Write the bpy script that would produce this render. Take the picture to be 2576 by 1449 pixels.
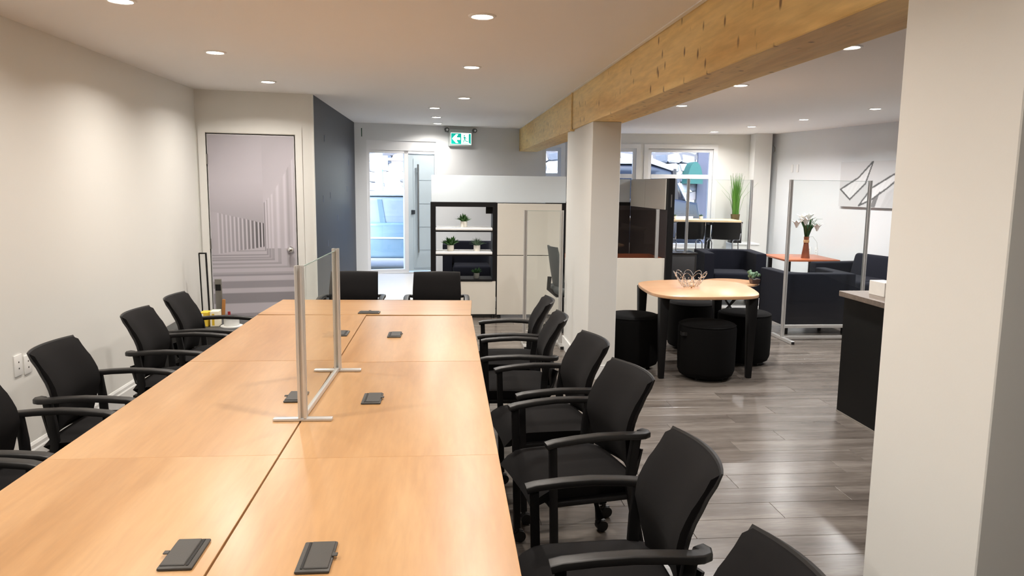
import bpy, bmesh, math, random
from mathutils import Vector, Matrix
random.seed(7)
PI = math.pi
for o in list(bpy.data.objects): bpy.data.objects.remove(o, do_unlink=True)
sc = bpy.context.scene
C = sc.collection

# ------------------------------------------------------------------ camera
CAMH = 1.645
F_PX, PITCH, YAW, ROLL = 1877.08, 0.135909, 0.0877277, 0.0112446
cd = bpy.data.cameras.new('camera'); cam = bpy.data.objects.new('camera', cd); C.objects.link(cam)
fw = Vector((math.sin(YAW)*math.cos(PITCH), math.cos(YAW)*math.cos(PITCH), -math.sin(PITCH)))
R0 = Vector((math.cos(YAW), -math.sin(YAW), 0)); U0 = R0.cross(fw)
R1 = R0*math.cos(ROLL)+U0*math.sin(ROLL); U1 = -R0*math.sin(ROLL)+U0*math.cos(ROLL)
M = Matrix((R1, U1, -fw)).transposed().to_4x4(); M.translation = Vector((0, 0, CAMH))
cam.matrix_world = M
cd.sensor_fit = 'HORIZONTAL'; cd.sensor_width = 36.0; cd.lens = 36.0*F_PX/2576; cd.clip_start = 0.05; cd.clip_end = 300
sc.camera = cam

# ------------------------------------------------------------------ world, sun, exposure
SKY_STRENGTH = 1.2
LAMP_POWER = 6.0
EXPOSURE = 0.62
w = bpy.data.worlds.new('sky'); sc.world = w; w.use_nodes = True
wn = w.node_tree; bg = wn.nodes['Background']
sk = wn.nodes.new('ShaderNodeTexSky'); sk.sky_type = 'NISHITA'; sk.sun_disc = False
sk.sun_elevation = math.radians(48); sk.sun_rotation = math.radians(200); sk.air_density = 1.0; sk.dust_density = 2.0
wn.links.new(sk.outputs[0], bg.inputs[0]); bg.inputs[1].default_value = SKY_STRENGTH
sd = bpy.data.lights.new('sun', 'SUN'); sd.energy = 1.0; sd.angle = math.radians(2); sd.color = (1, .97, .92)
sun = bpy.data.objects.new('sun', sd); C.objects.link(sun)
sun.rotation_euler = (math.radians(-42), 0, math.radians(20)); sun.rotation_euler = Vector((.25, .75, -.62)).to_track_quat('-Z', 'Y').to_euler()
sc.view_settings.view_transform = 'Standard'; sc.view_settings.look = 'None'
sc.view_settings.exposure = EXPOSURE; sc.view_settings.gamma = 1.0; sc.view_settings.use_curve_mapping = False

# ------------------------------------------------------------------ materials
def lin(c):
    return tuple(((v/255)/12.92 if v/255 <= .04045 else ((v/255+.055)/1.055)**2.4) for v in c)+(1,)
MATS = {}
def mat(name, col, rough=.6, metal=0, var=.06, scale=20, bump=0, bscale=200, stretch=(1, 1, 1), spec=.5, sheen=0, emit=None, estr=0, coat=0):
    if name in MATS: return MATS[name]
    m = bpy.data.materials.new(name); m.use_nodes = True; MATS[name] = m
    nt = m.node_tree; b = nt.nodes['Principled BSDF']
    c = lin(col)
    tc = nt.nodes.new('ShaderNodeTexCoord'); mp = nt.nodes.new('ShaderNodeMapping'); mp.inputs['Scale'].default_value = stretch
    nt.links.new(tc.outputs['Object'], mp.inputs[0])
    nz = nt.nodes.new('ShaderNodeTexNoise'); nz.inputs['Scale'].default_value = scale; nz.inputs['Detail'].default_value = 4
    nt.links.new(mp.outputs[0], nz.inputs['Vector'])
    mx = nt.nodes.new('ShaderNodeMix'); mx.data_type = 'RGBA'
    mx.inputs['A'].default_value = tuple(max(0, v*(1-var)) for v in c[:3])+(1,)
    mx.inputs['B'].default_value = tuple(min(1, v*(1+var)) for v in c[:3])+(1,)
    nt.links.new(nz.outputs['Fac'], mx.inputs['Factor']); nt.links.new(mx.outputs['Result'], b.inputs['Base Color'])
    b.inputs['Roughness'].default_value = rough; b.inputs['Metallic'].default_value = metal
    b.inputs['Specular IOR Level'].default_value = spec; b.inputs['Coat Weight'].default_value = coat
    if sheen: b.inputs['Sheen Weight'].default_value = sheen
    if bump:
        n2 = nt.nodes.new('ShaderNodeTexNoise'); n2.inputs['Scale'].default_value = bscale; n2.inputs['Detail'].default_value = 3
        nt.links.new(mp.outputs[0], n2.inputs['Vector'])
        bp = nt.nodes.new('ShaderNodeBump'); bp.inputs['Strength'].default_value = bump; bp.inputs['Distance'].default_value = .01
        nt.links.new(n2.outputs['Fac'], bp.inputs['Height']); nt.links.new(bp.outputs[0], b.inputs['Normal'])
    if emit:
        b.inputs['Emission Color'].default_value = lin(emit); b.inputs['Emission Strength'].default_value = estr
    return m

def wood(name, c1, c2, c3, axis='Y', rough=.35, scale=3.0, knots=0, randomise=0, spec=.5, fine=.5):
    """streaky board: long noise along one axis, fine grain, optional knots"""
    m = bpy.data.materials.new(name); m.use_nodes = True; MATS[name] = m
    nt = m.node_tree; b = nt.nodes['Principled BSDF']; L = nt.links.new
    tc = nt.nodes.new('ShaderNodeTexCoord'); mp = nt.nodes.new('ShaderNodeMapping')
    s = {'X': (.12, 1, 1), 'Y': (1, .12, 1)}[axis]; mp.inputs['Scale'].default_value = s
    oi = nt.nodes.new('ShaderNodeObjectInfo')
    ad = nt.nodes.new('ShaderNodeVectorMath'); ad.operation = 'ADD'
    sc_ = nt.nodes.new('ShaderNodeVectorMath'); sc_.operation = 'SCALE'; sc_.inputs['Scale'].default_value = 37.0
    cb = nt.nodes.new('ShaderNodeCombineXYZ'); L(oi.outputs['Random'], cb.inputs[0]); L(oi.outputs['Random'], cb.inputs[1]); L(cb.outputs[0], sc_.inputs[0])
    L(tc.outputs['Object'], ad.inputs[0]); L(sc_.outputs[0], ad.inputs[1]); L(ad.outputs[0], mp.inputs[0])
    n1 = nt.nodes.new('ShaderNodeTexNoise'); n1.inputs['Scale'].default_value = scale; n1.inputs['Detail'].default_value = 6; n1.inputs['Distortion'].default_value = .6
    n2 = nt.nodes.new('ShaderNodeTexNoise'); n2.inputs['Scale'].default_value = scale*14; n2.inputs['Detail'].default_value = 5
    L(mp.outputs[0], n1.inputs['Vector']); L(mp.outputs[0], n2.inputs['Vector'])
    cr = nt.nodes.new('ShaderNodeValToRGB'); e = cr.color_ramp.elements
    e[0].position = .3; e[0].color = lin(c1); e[1].position = .72; e[1].color = lin(c3)
    k = e.new(.5); k.color = lin(c2)
    L(n1.outputs['Fac'], cr.inputs[0])
    r2 = nt.nodes.new('ShaderNodeMapRange'); r2.inputs['From Min'].default_value = .3; r2.inputs['From Max'].default_value = .7
    r2.inputs['To Min'].default_value = 1-.22*fine; r2.inputs['To Max'].default_value = 1+.12*fine; L(n2.outputs['Fac'], r2.inputs['Value'])
    mu = nt.nodes.new('ShaderNodeMix'); mu.data_type = 'RGBA'; mu.blend_type = 'MULTIPLY'; mu.inputs['Factor'].default_value = 1
    L(cr.outputs[0], mu.inputs['A']); L(r2.outputs[0], mu.inputs['B'])
    last = mu.outputs['Result']
    if randomise:
        r3 = nt.nodes.new('ShaderNodeMapRange'); r3.inputs['To Min'].default_value = 1-randomise; r3.inputs['To Max'].default_value = 1+randomise
        L(oi.outputs['Random'], r3.inputs['Value'])
        m3 = nt.nodes.new('ShaderNodeMix'); m3.data_type = 'RGBA'; m3.blend_type = 'MULTIPLY'; m3.inputs['Factor'].default_value = 1
        L(last, m3.inputs['A']); L(r3.outputs[0], m3.inputs['B']); last = m3.outputs['Result']
    if knots:
        mk = nt.nodes.new('ShaderNodeMapping'); mk.inputs['Scale'].default_value = (1, 1, .5)
        L(tc.outputs['Object'], mk.inputs[0])
        vo = nt.nodes.new('ShaderNodeTexVoronoi'); vo.inputs['Scale'].default_value = 13; vo.inputs['Randomness'].default_value = 1
        L(mk.outputs[0], vo.inputs['Vector'])
        r4 = nt.nodes.new('ShaderNodeMapRange'); r4.inputs['From Min'].default_value = .09; r4.inputs['From Max'].default_value = .20
        r4.inputs['To Min'].default_value = knots; r4.inputs['To Max'].default_value = 0; L(vo.outputs['Distance'], r4.inputs['Value'])
        n5 = nt.nodes.new('ShaderNodeTexNoise'); n5.inputs['Scale'].default_value = 2.2; L(tc.outputs['Object'], n5.inputs['Vector'])
        r5 = nt.nodes.new('ShaderNodeMapRange'); r5.inputs['From Min'].default_value = .36; r5.inputs['From Max'].default_value = .5; L(n5.outputs['Fac'], r5.inputs['Value'])
        m5 = nt.nodes.new('ShaderNodeMath'); m5.operation = 'MULTIPLY'; L(r4.outputs[0], m5.inputs[0]); L(r5.outputs[0], m5.inputs[1])
        m4 = nt.nodes.new('ShaderNodeMix'); m4.data_type = 'RGBA'; m4.inputs['B'].default_value = lin((96, 54, 18))
        L(m5.outputs[0], m4.inputs['Factor']); L(last, m4.inputs['A']); last = m4.outputs['Result']
    L(last, b.inputs['Base Color']); b.inputs['Roughness'].default_value = rough; b.inputs['Specular IOR Level'].default_value = spec
    bp = nt.nodes.new('ShaderNodeBump'); bp.inputs['Strength'].default_value = .06; bp.inputs['Distance'].default_value = .003
    L(n2.outputs['Fac'], bp.inputs['Height']); L(bp.outputs[0], b.inputs['Normal'])
    return m

def glass(name, tint=(1, 1, 1), refl=.06):
    m = bpy.data.materials.new(name); m.use_nodes = True; MATS[name] = m
    nt = m.node_tree; nt.nodes.clear(); L = nt.links.new
    o = nt.nodes.new('ShaderNodeOutputMaterial'); mx = nt.nodes.new('ShaderNodeMixShader')
    t = nt.nodes.new('ShaderNodeBsdfTransparent'); t.inputs[0].default_value = tint+(1,)
    g = nt.nodes.new('ShaderNodeBsdfGlossy'); g.inputs['Roughness'].default_value = .02
    fr = nt.nodes.new('ShaderNodeLayerWeight'); fr.inputs['Blend'].default_value = .25
    nz = nt.nodes.new('ShaderNodeTexNoise'); nz.inputs['Scale'].default_value = 6
    ml = nt.nodes.new('ShaderNodeMath'); ml.operation = 'MULTIPLY_ADD'; ml.inputs[1].default_value = .12; ml.inputs[2].default_value = refl*.5
    L(fr.outputs['Fresnel'], ml.inputs[0]); L(ml.outputs[0], mx.inputs[0])
    L(t.outputs[0], mx.inputs[1]); L(g.outputs[0], mx.inputs[2]); L(mx.outputs[0], o.inputs[0])
    return m

def vcol(name, rough=.5):
    m = bpy.data.materials.new(name); m.use_nodes = True
    nt = m.node_tree; b = nt.nodes['Principled BSDF']; a = nt.nodes.new('ShaderNodeVertexColor'); a.layer_name = 'print'
    nt.links.new(a.outputs[0], b.inputs['Base Color']); b.inputs['Roughness'].default_value = rough
    return m

WALL = mat('wall_paint', (226, 226, 222), .75, var=.012, scale=2, bump=.02, bscale=120)
WALLG = mat('wall_paint_cool', (228, 231, 233), .75, var=.02, scale=2, bump=.02, bscale=120)
CEIL = mat('ceiling_paint', (242, 240, 238), .9, var=.012, scale=2, bump=.02, bscale=150)
DARKWALL = mat('chalkboard_paint', (34, 39, 51), .5, var=.22, scale=3, stretch=(1, 1, .25), bump=.02)
TRIM = mat('white_trim', (236, 237, 236), .45, var=.01)
WFRAME = mat('window_vinyl', (238, 240, 243), .4, var=.01)
TILE = mat('pale_tile', (222, 222, 220), .3, var=.03, scale=6)
DESKW = wood('desk_maple', (170, 128, 84), (184, 143, 99), (195, 157, 115), 'Y', .28, 4.0, fine=.35)
TABLEW = wood('table_maple', (200, 154, 114), (206, 160, 120), (212, 170, 132), 'X', .3, 3.0, fine=.3)
CHERRY = wood('table_cherry', (168, 92, 58), (180, 102, 66), (190, 114, 76), 'X', .3, 3.0, fine=.3)
PALEW = wood('pale_oak', (226, 196, 150), (234, 206, 164), (240, 216, 178), 'X', .35, 3.0, fine=.3)
FLOORW = wood('grey_plank', (88, 80, 74), (112, 104, 97), (138, 130, 123), 'X', .24, 6.5, randomise=.05, fine=.9)
BEAMW = wood('pine_beam', (214, 172, 100), (236, 204, 136), (242, 216, 156), 'Y', .5, 3.0, knots=.85, fine=.6)
BLK = mat('black_fabric', (11, 9, 10), .9, var=.12, scale=60, bump=.12, bscale=900, spec=.25)
BLKP = mat('black_plastic', (28, 27, 27), .42, var=.05, spec=.4)
BLKM = mat('black_metal', (13, 12, 13), .5, var=.05, spec=.3)
GROM = mat('grommet_plastic', (62, 60, 57), .5, var=.1, scale=300, bump=.05)
NAVY = mat('navy_fabric', (22, 24, 34), .92, var=.1, scale=60, bump=.15, bscale=700, spec=.2, sheen=.03)
OTTO = mat('ottoman_fabric', (11, 10, 10), .95, var=.1, scale=60, bump=.12, bscale=900, spec=.15)
ALU = mat('brushed_aluminium', (212, 211, 209), .32, .55, var=.05, scale=40, stretch=(1, 1, .05))
CHROME = mat('chrome', (225, 225, 228), .1, 1.0, var=.01)
BEIGE = mat('beige_laminate', (214, 208, 196), .55, var=.02, scale=5)
BEIGED = mat('beige_edge', (196, 186, 168), .5, var=.02)
FROST = mat('frosted_acrylic', (214, 222, 226), .35, var=.01)
WHITEP = mat('white_plastic', (238, 238, 236), .4, var=.01)
GLASS = glass('clear_glass', (.97, .985, .98))
GEDGE = mat('glass_edge', (150, 172, 166), .2, var=.02)
PANE = glass('window_pane', (.97, .98, .99), .04)
STONE = None

# ------------------------------------------------------------------ mesh helpers
class MB:
    def __init__(s): s.bm = bmesh.new()
    def _merge(s, b2, M=None):
        if M is not None: bmesh.ops.transform(b2, matrix=M, verts=b2.verts)
        me = bpy.data.meshes.new('tmp'); b2.to_mesh(me); b2.free(); s.bm.from_mesh(me); bpy.data.meshes.remove(me)
    def box(s, c, d, bev=0, seg=2, M=None, taper=None):
        b = bmesh.new(); bmesh.ops.create_cube(b, size=1)
        for v in b.verts:
            if taper and v.co.z < 0: v.co.x *= taper; v.co.y *= taper
            v.co = Vector((v.co.x*d[0], v.co.y*d[1], v.co.z*d[2]))
        if bev: bmesh.ops.bevel(b, geom=list(b.edges), offset=bev, segments=seg, profile=.5, affect='EDGES')
        T = Matrix.Translation(Vector(c))
        s._merge(b, (M @ T) if M is not None else T); return s
    def span(s, a, b_, bev=0, seg=2):
        a = Vector(a); b_ = Vector(b_); return s.box((a+b_)/2, [abs(v) for v in (b_-a)], bev, seg)
    def cyl(s, a, b_, r, r2=None, n=16, caps=True):
        a = Vector(a); b_ = Vector(b_); d = b_-a; b = bmesh.new()
        bmesh.ops.create_cone(b, cap_ends=caps, segments=n, radius1=r, radius2=r if r2 is None else r2, depth=d.length)
        q = d.to_track_quat('Z', 'Y').to_matrix().to_4x4(); s._merge(b, Matrix.Translation((a+b_)/2) @ q); return s
    def sph(s, c, r, sub=2, sc=(1, 1, 1)):
        b = bmesh.new(); bmesh.ops.create_icosphere(b, subdivisions=sub, radius=r)
        s._merge(b, Matrix.Translation(Vector(c)) @ Matrix.Diagonal((*sc, 1))); return s
    def lathe(s, prof, n=28, c=(0, 0, 0)):
        vs = []
        for r, z in prof: vs.append([s.bm.verts.new((c[0]+r*math.cos(2*PI*i/n), c[1]+r*math.sin(2*PI*i/n), c[2]+z)) for i in range(n)])
        for a, b in zip(vs, vs[1:]):
            for i in range(n): s.bm.faces.new((a[i], a[(i+1) % n], b[(i+1) % n], b[i]))
        if prof[0][0] > 1e-5: s.bm.faces.new(vs[0][::-1])
        if prof[-1][0] > 1e-5: s.bm.faces.new(vs[-1])
        return s
    def prism(s, pts, z0, z1, bev=0, M=None, seg=2):
        b = bmesh.new(); lo = [b.verts.new((p[0], p[1], z0)) for p in pts]; hi = [b.verts.new((p[0], p[1], z1)) for p in pts]; n = len(pts)
        fb = b.faces.new(lo[::-1]); ft = b.faces.new(hi)
        for i in range(n): b.faces.new((lo[i], lo[(i+1) % n], hi[(i+1) % n], hi[i]))
        bmesh.ops.recalc_face_normals(b, faces=b.faces)
        if bev:
            es = [e for e in b.edges if e in set(fb.edges) | set(ft.edges)]
            bmesh.ops.bevel(b, geom=es, offset=bev, segments=seg, profile=.5, affect='EDGES')
        s._merge(b, M); return s
    def tube(s, pts, r, n=8, flat=None, up=(0, 0, 1)):
        """sweep; r a number or list; flat=(width,height) gives a rounded rectangular section"""
        pts = [Vector(p) for p in pts]; rings = []; m = len(pts)
        for i, p in enumerate(pts):
            t = (pts[min(i+1, m-1)]-pts[max(i-1, 0)]).normalized()
            u = Vector(up)
            if abs(t.dot(u)) > .97: u = Vector((1, 0, 0)) if abs(t.x) < .9 else Vector((0, 1, 0))
            a = t.cross(u).normalized(); b = a.cross(t).normalized()
            ring = []
            for k in range(n):
                th = 2*PI*(k+.5)/n; cx, cy = math.cos(th), math.sin(th)
                if flat:
                    ex = .35
                    cx = math.copysign(abs(cx)**ex, cx)*flat[0]/2; cy = math.copysign(abs(cy)**ex, cy)*flat[1]/2
                    q = p+a*cx+b*cy
                else:
                    rr = r[i] if isinstance(r, (list, tuple)) else r
                    q = p+(a*cx+b*cy)*rr
                ring.append(s.bm.verts.new(q))
            rings.append(ring)
        for A, B in zip(rings, rings[1:]):
            for k in range(n): s.bm.faces.new((A[k], A[(k+1) % n], B[(k+1) % n], B[k]))
        s.bm.faces.new(rings[0][::-1]); s.bm.faces.new(rings[-1]); return s
    def sheet(s, fn, bk, nu, nv):
        """closed slab between two parametric surfaces fn(u,v), bk(u,v), u,v in -1..1"""
        G = []
        for f in (fn, bk):
            G.append([[s.bm.verts.new(f(-1+2*i/nu, -1+2*j/nv)) for j in range(nv+1)] for i in range(nu+1)])
        for g, fl in ((G[0], 0), (G[1], 1)):
            for i in range(nu):
                for j in range(nv):
                    q = [g[i][j], g[i+1][j], g[i+1][j+1], g[i][j+1]]
                    s.bm.faces.new(q[::-1] if fl else q)
        bd = [(i, 0) for i in range(nu)]+[(nu, j) for j in range(nv)]+[(i, nv) for i in range(nu, 0, -1)]+[(0, j) for j in range(nv, 0, -1)]
        for k in range(len(bd)):
            a = bd[k]; b = bd[(k+1) % len(bd)]
            s.bm.faces.new((G[0][a[0]][a[1]], G[1][a[0]][a[1]], G[1][b[0]][b[1]], G[0][b[0]][b[1]]))
        return s
    def blade(s, pts, ws, up=(0, 0, 1), th=.0015):
        """leaf: ribbon of given half widths with a little thickness"""
        pts = [Vector(p) for p in pts]; m = len(pts); L = []; Rr = []; T = []
        for i, p in enumerate(pts):
            t = (pts[min(i+1, m-1)]-pts[max(i-1, 0)]).normalized(); u = Vector(up)
            if abs(t.dot(u)) > .95: u = Vector((math.cos(i*.1+p.x*50), math.sin(p.y*60), 0.1)).normalized()
            a = t.cross(u).normalized(); b = a.cross(t)
            L.append(s.bm.verts.new(p-a*ws[i])); Rr.append(s.bm.verts.new(p+a*ws[i])); T.append(s.bm.verts.new(p+b*(th+ws[i]*.3)))
        for i in range(m-1):
            s.bm.faces.new((L[i], L[i+1], T[i+1], T[i])); s.bm.faces.new((T[i], T[i+1], Rr[i+1], Rr[i])); s.bm.faces.new((Rr[i], Rr[i+1], L[i+1], L[i]))
        return s
    def build(s, name, m, parent=None, loc=None, rz=0, smooth=35, kind=None):
        bmesh.ops.recalc_face_normals(s.bm, faces=s.bm.faces)
        me = bpy.data.meshes.new(name); s.bm.to_mesh(me); s.bm.free(); me.materials.append(m)
        if smooth:
            me.shade_smooth(); me.set_sharp_from_angle(angle=math.radians(smooth))
        o = bpy.data.objects.new(name, me); C.objects.link(o)
        if parent: o.parent = parent
        if loc: o.location = loc
        if rz: o.rotation_euler.z = rz
        if kind: o['kind'] = kind
        return o

def tag(o, label, cat, group=None, kind=None):
    o['label'] = label
    if cat: o['category'] = cat
    if group: o['group'] = group
    if kind: o['kind'] = kind
    return o
def thing(name, label, cat, loc=(0, 0, 0), rz=0, group=None):
    o = bpy.data.objects.new(name, None); C.objects.link(o); o.location = loc; o.rotation_euler.z = rz; o.empty_display_size = .1
    return tag(o, label, cat, group)
def struct(o, label=None):
    o['kind'] = 'structure'
    if label: o['label'] = label
    return o
def dup(root, loc, rz, label):
    r = root.copy(); C.objects.link(r); r.location = loc; r.rotation_euler.z = rz; r['label'] = label
    for ch in list(root.children):
        c = ch.copy(); C.objects.link(c); c.parent = r
        for g in ch.children:
            d = g.copy(); C.objects.link(d); d.parent = c
    return r
def wall(name, p0, p1, z0, z1, th, m, holes=(), label=None):
    """wall face from p0 to p1 (plan), thickness away from the room on its left side normal; holes (u0,u1,z0,z1) in metres along"""
    p0 = Vector((*p0, 0)); p1 = Vector((*p1, 0)); d = p1-p0; Lw = d.length; ang = math.atan2(d.y, d.x)
    us = sorted({0, Lw, *[h[0] for h in holes], *[h[1] for h in holes]}); zs = sorted({z0, z1, *[h[2] for h in holes], *[h[3] for h in holes]})
    b = MB()
    for i in range(len(us)-1):
        for j in range(len(zs)-1):
            um, zm = (us[i]+us[i+1])/2, (zs[j]+zs[j+1])/2
            if any(h[0] < um < h[1] and h[2] < zm < h[3] for h in holes): continue
            b.span((us[i], 0, zs[j]), (us[i+1], th, zs[j+1]))
    bmesh.ops.remove_doubles(b.bm, verts=b.bm.verts, dist=1e-5)
    o = b.build(name, m, None, p0, ang, smooth=0); return struct(o, label)

# ================================================================== SHELL
CZ = 2.525
PLAN = [(-2.4, -3), (-2.4, 7.52), (-1.33, 7.75), (-1.33, 11.11), (1.5, 11.865), (1.5, 12.58), (5.25, 12.09), (8.2, -3)]
fl = MB(); fl.prism([(-2.6, -3.2), (-2.6, 7.8), (-1.5, 13), (5.4, 13), (8.5, -3.2)][::-1], -.12, -.012); floor = struct(fl.build('floor', mat('subfloor', (70, 66, 62), .8), smooth=0), 'grey wood-look plank floor')
ce = MB(); ce.prism([(-2.7, -3.3), (-2.7, 7.8), (-1.6, 13), (5.6, 13), (8.8, -3.3)][::-1], CZ, CZ+.25); struct(ce.build('ceiling', CEIL, smooth=0), 'flat white painted ceiling')
wall('wall_left', (-2.4, -3), (-2.4, 7.52), 0, CZ, .15, WALL)
wall('wall_door', (-2.4, 7.52), (-1.33, 7.75), 0, CZ, .12, WALL, holes=[(.085, .915, 0, 2.12)])
wd = wall('wall_chalkboard', (-1.33, 7.75), (-1.33, 11.11), 0, CZ, .12, DARKWALL, label='dark blue-black painted wall with chalk scuffs')
wall('wall_right', (5.25, 12.2), (8.2, -3), 0, CZ, .15, WALLG)
wall('wall_rear', (8.2, -3), (-2.4, -3), 0, CZ, .15, WALL)
EDX, EDY = 2.83, .755; ELEN = math.hypot(EDX, EDY); EANG = math.atan2(EDY, EDX)
def epu(x): return (x+1.33)/EDX*ELEN
EP = lambda u, dy=0: (-1.33+u*math.cos(EANG)-dy*math.sin(EANG), 11.11+u*math.sin(EANG)+dy*math.cos(EANG))
EZ = .33
wall('wall_entrance', (-1.33, 11.11), (1.5, 11.865), 0, CZ, .2, WALLG, holes=[(epu(-1.165), epu(-.16), EZ, 2.285)])
wall('wall_return', (1.5, 11.865), (1.5, 12.58), 0, CZ, -.06, WALLG)
WDX, WDY = 3.75, -.49; WLEN = math.hypot(WDX, WDY); WANG = math.atan2(WDY, WDX)
def wu(x): return (x-1.5)/WDX*WLEN
WINS = [(1.52, 1.90), (2.08, 3.14), (3.335, 4.395)]; WZ0, WZ1 = .66, 2.285
wall('wall_window', (1.5, 12.58), (5.25, 12.09), 0, CZ, .2, WALL, holes=[(wu(a), wu(b), WZ0, WZ1) for a, b in WINS])
pil = MB(); pil.span((-.0, 0, 0), (.27, -.3, CZ-.001)); struct(pil.build('wall_pilaster', WALL, None, (4.98, 12.12, 0), WANG, smooth=0), 'white boxed-in corner post of the window wall')
# the raised floors near the street
ep = MB(); ep.span((-1.33, 8.6, 0), (-.28, 11.15, EZ)); struct(ep.build('floor_entrance', TILE, smooth=0), 'pale tiled landing inside the street door')
fr = MB(); fr.prism([(2.93, 9.35), (4.66, 9.35), (4.66, 7.55), (6.15, 7.55), (5.28, 12.05), (1.5, 12.55), (1.5, 11.8), (-.28, 11.3), (-.28, 9.95), (2.93, 9.95)], 0, .1); struct(fr.build('floor_front', TILE, smooth=0), 'pale tiled strip of floor along the windows')
# planks
PW, PL = .19, 1.24
pm = {}
def plank_mesh(L_):
    k = round(L_, 2)
    if k not in pm:
        b = MB(); b.box((0, 0, -.006), (L_-.0016, PW-.0016, .012), .0012, 1)
        bmesh.ops.recalc_face_normals(b.bm, faces=b.bm.faces); me = bpy.data.meshes.new('plank'); b.bm.to_mesh(me); b.bm.free(); me.materials.append(FLOORW); pm[k] = me
    return pm[k]
y = 2.3; row = 0
while y < 9.9:
    xr = 5.65+(9.4-y)*.19 if y > 5 else 3.2
    xr = min(xr, 6.2); x = -2.4; off = [.0, .71, .33, 1.02, .52, .14, .86, .4, .95, .22][row % 10]
    xs = [-2.4]; t = -2.4+PL-off if off else -2.4+PL
    while t < xr-.2: xs.append(t); t += PL
    xs.append(xr)
    for a, b in zip(xs, xs[1:]):
        o = bpy.data.objects.new('plank', plank_mesh(b-a)); C.objects.link(o); o.parent = floor; o.location = ((a+b)/2, y+PW/2, 0)
    y += PW; row += 1
b = MB(); b.span((-2.4, -3, -.012), (8.1, 2.3, 0)); b.span((3.2, 2.3, -.012), (7.1, 5.0, 0)); b.build('plank_field', FLOORW, floor, smooth=0, kind='stuff')

# baseboards
b = MB()
prof = [(0, 0), (.016, 0), (.016, .095), (.011, .105), (.011, .125), (.004, .14), (0, .14)]
b.prism([(p[0], p[1]) for p in prof], -3, 7.52, M=Matrix(((1, 0, 0, -2.4), (0, 0, 1, 0), (0, 1, 0, 0), (0, 0, 0, 1)))); struct(b.build('baseboard_left', TRIM, smooth=0), 'white moulded baseboard along the left wall')
b = MB(); b.span((1.185, 6.19, 0), (1.2, 7.51, .12)); b.span((1.185, 6.185, 0), (1.45, 6.2, .12)); struct(b.build('baseboard_column', TRIM, smooth=0))
# column, pillar, beam
b = MB(); b.span((1.2, 6.2, 0), (1.44, 7.5, 2.18), .003, 1); struct(b.build('wall_column', WALL, smooth=0), 'white stub wall under the joint of the timber beam')
b = MB(); b.span((1.24, 1.55, 0), (1.60, 2.0, 2.18), .003, 1); struct(b.build('wall_pillar', WALL, smooth=0), 'white pillar in the right foreground')
def beam(name, y0, y1, label):
    xf = lambda yy: 1.245-(yy-2)*.0125
    L_ = y1-y0; x0 = xf(y0); b = MB()
    b.prism([(0, 0), (.29, 0), (.29+xf(y1)-x0, L_), (xf(y1)-x0, L_)], 2.18, CZ+.01, .004, seg=1); return struct(b.build(name, BEAMW, None, (x0, y0, 0), smooth=0), label)
beam('beam', -3, 7.115, 'long knotty pine ceiling beam')
beam('beam', 7.13, 11.82, 'far length of the knotty pine ceiling beam')
b = MB(); b.span((1.168, 7.113, 2.17), (1.175, 7.133, CZ)); b.span((1.16, 7.1, 2.165), (1.25, 7.15, 2.181)); struct(b.build('trim_1', BEAMW, smooth=0), 'thin timber strip over the beam joint')
b = MB(); b.prism([(1.29, -3), (1.13, 11.8), (1.11, 11.8), (1.262, -3)], CZ-.006, CZ); struct(b.build('trim_2', TRIM, smooth=0), 'white sealant line along the top of the beam')

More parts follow.
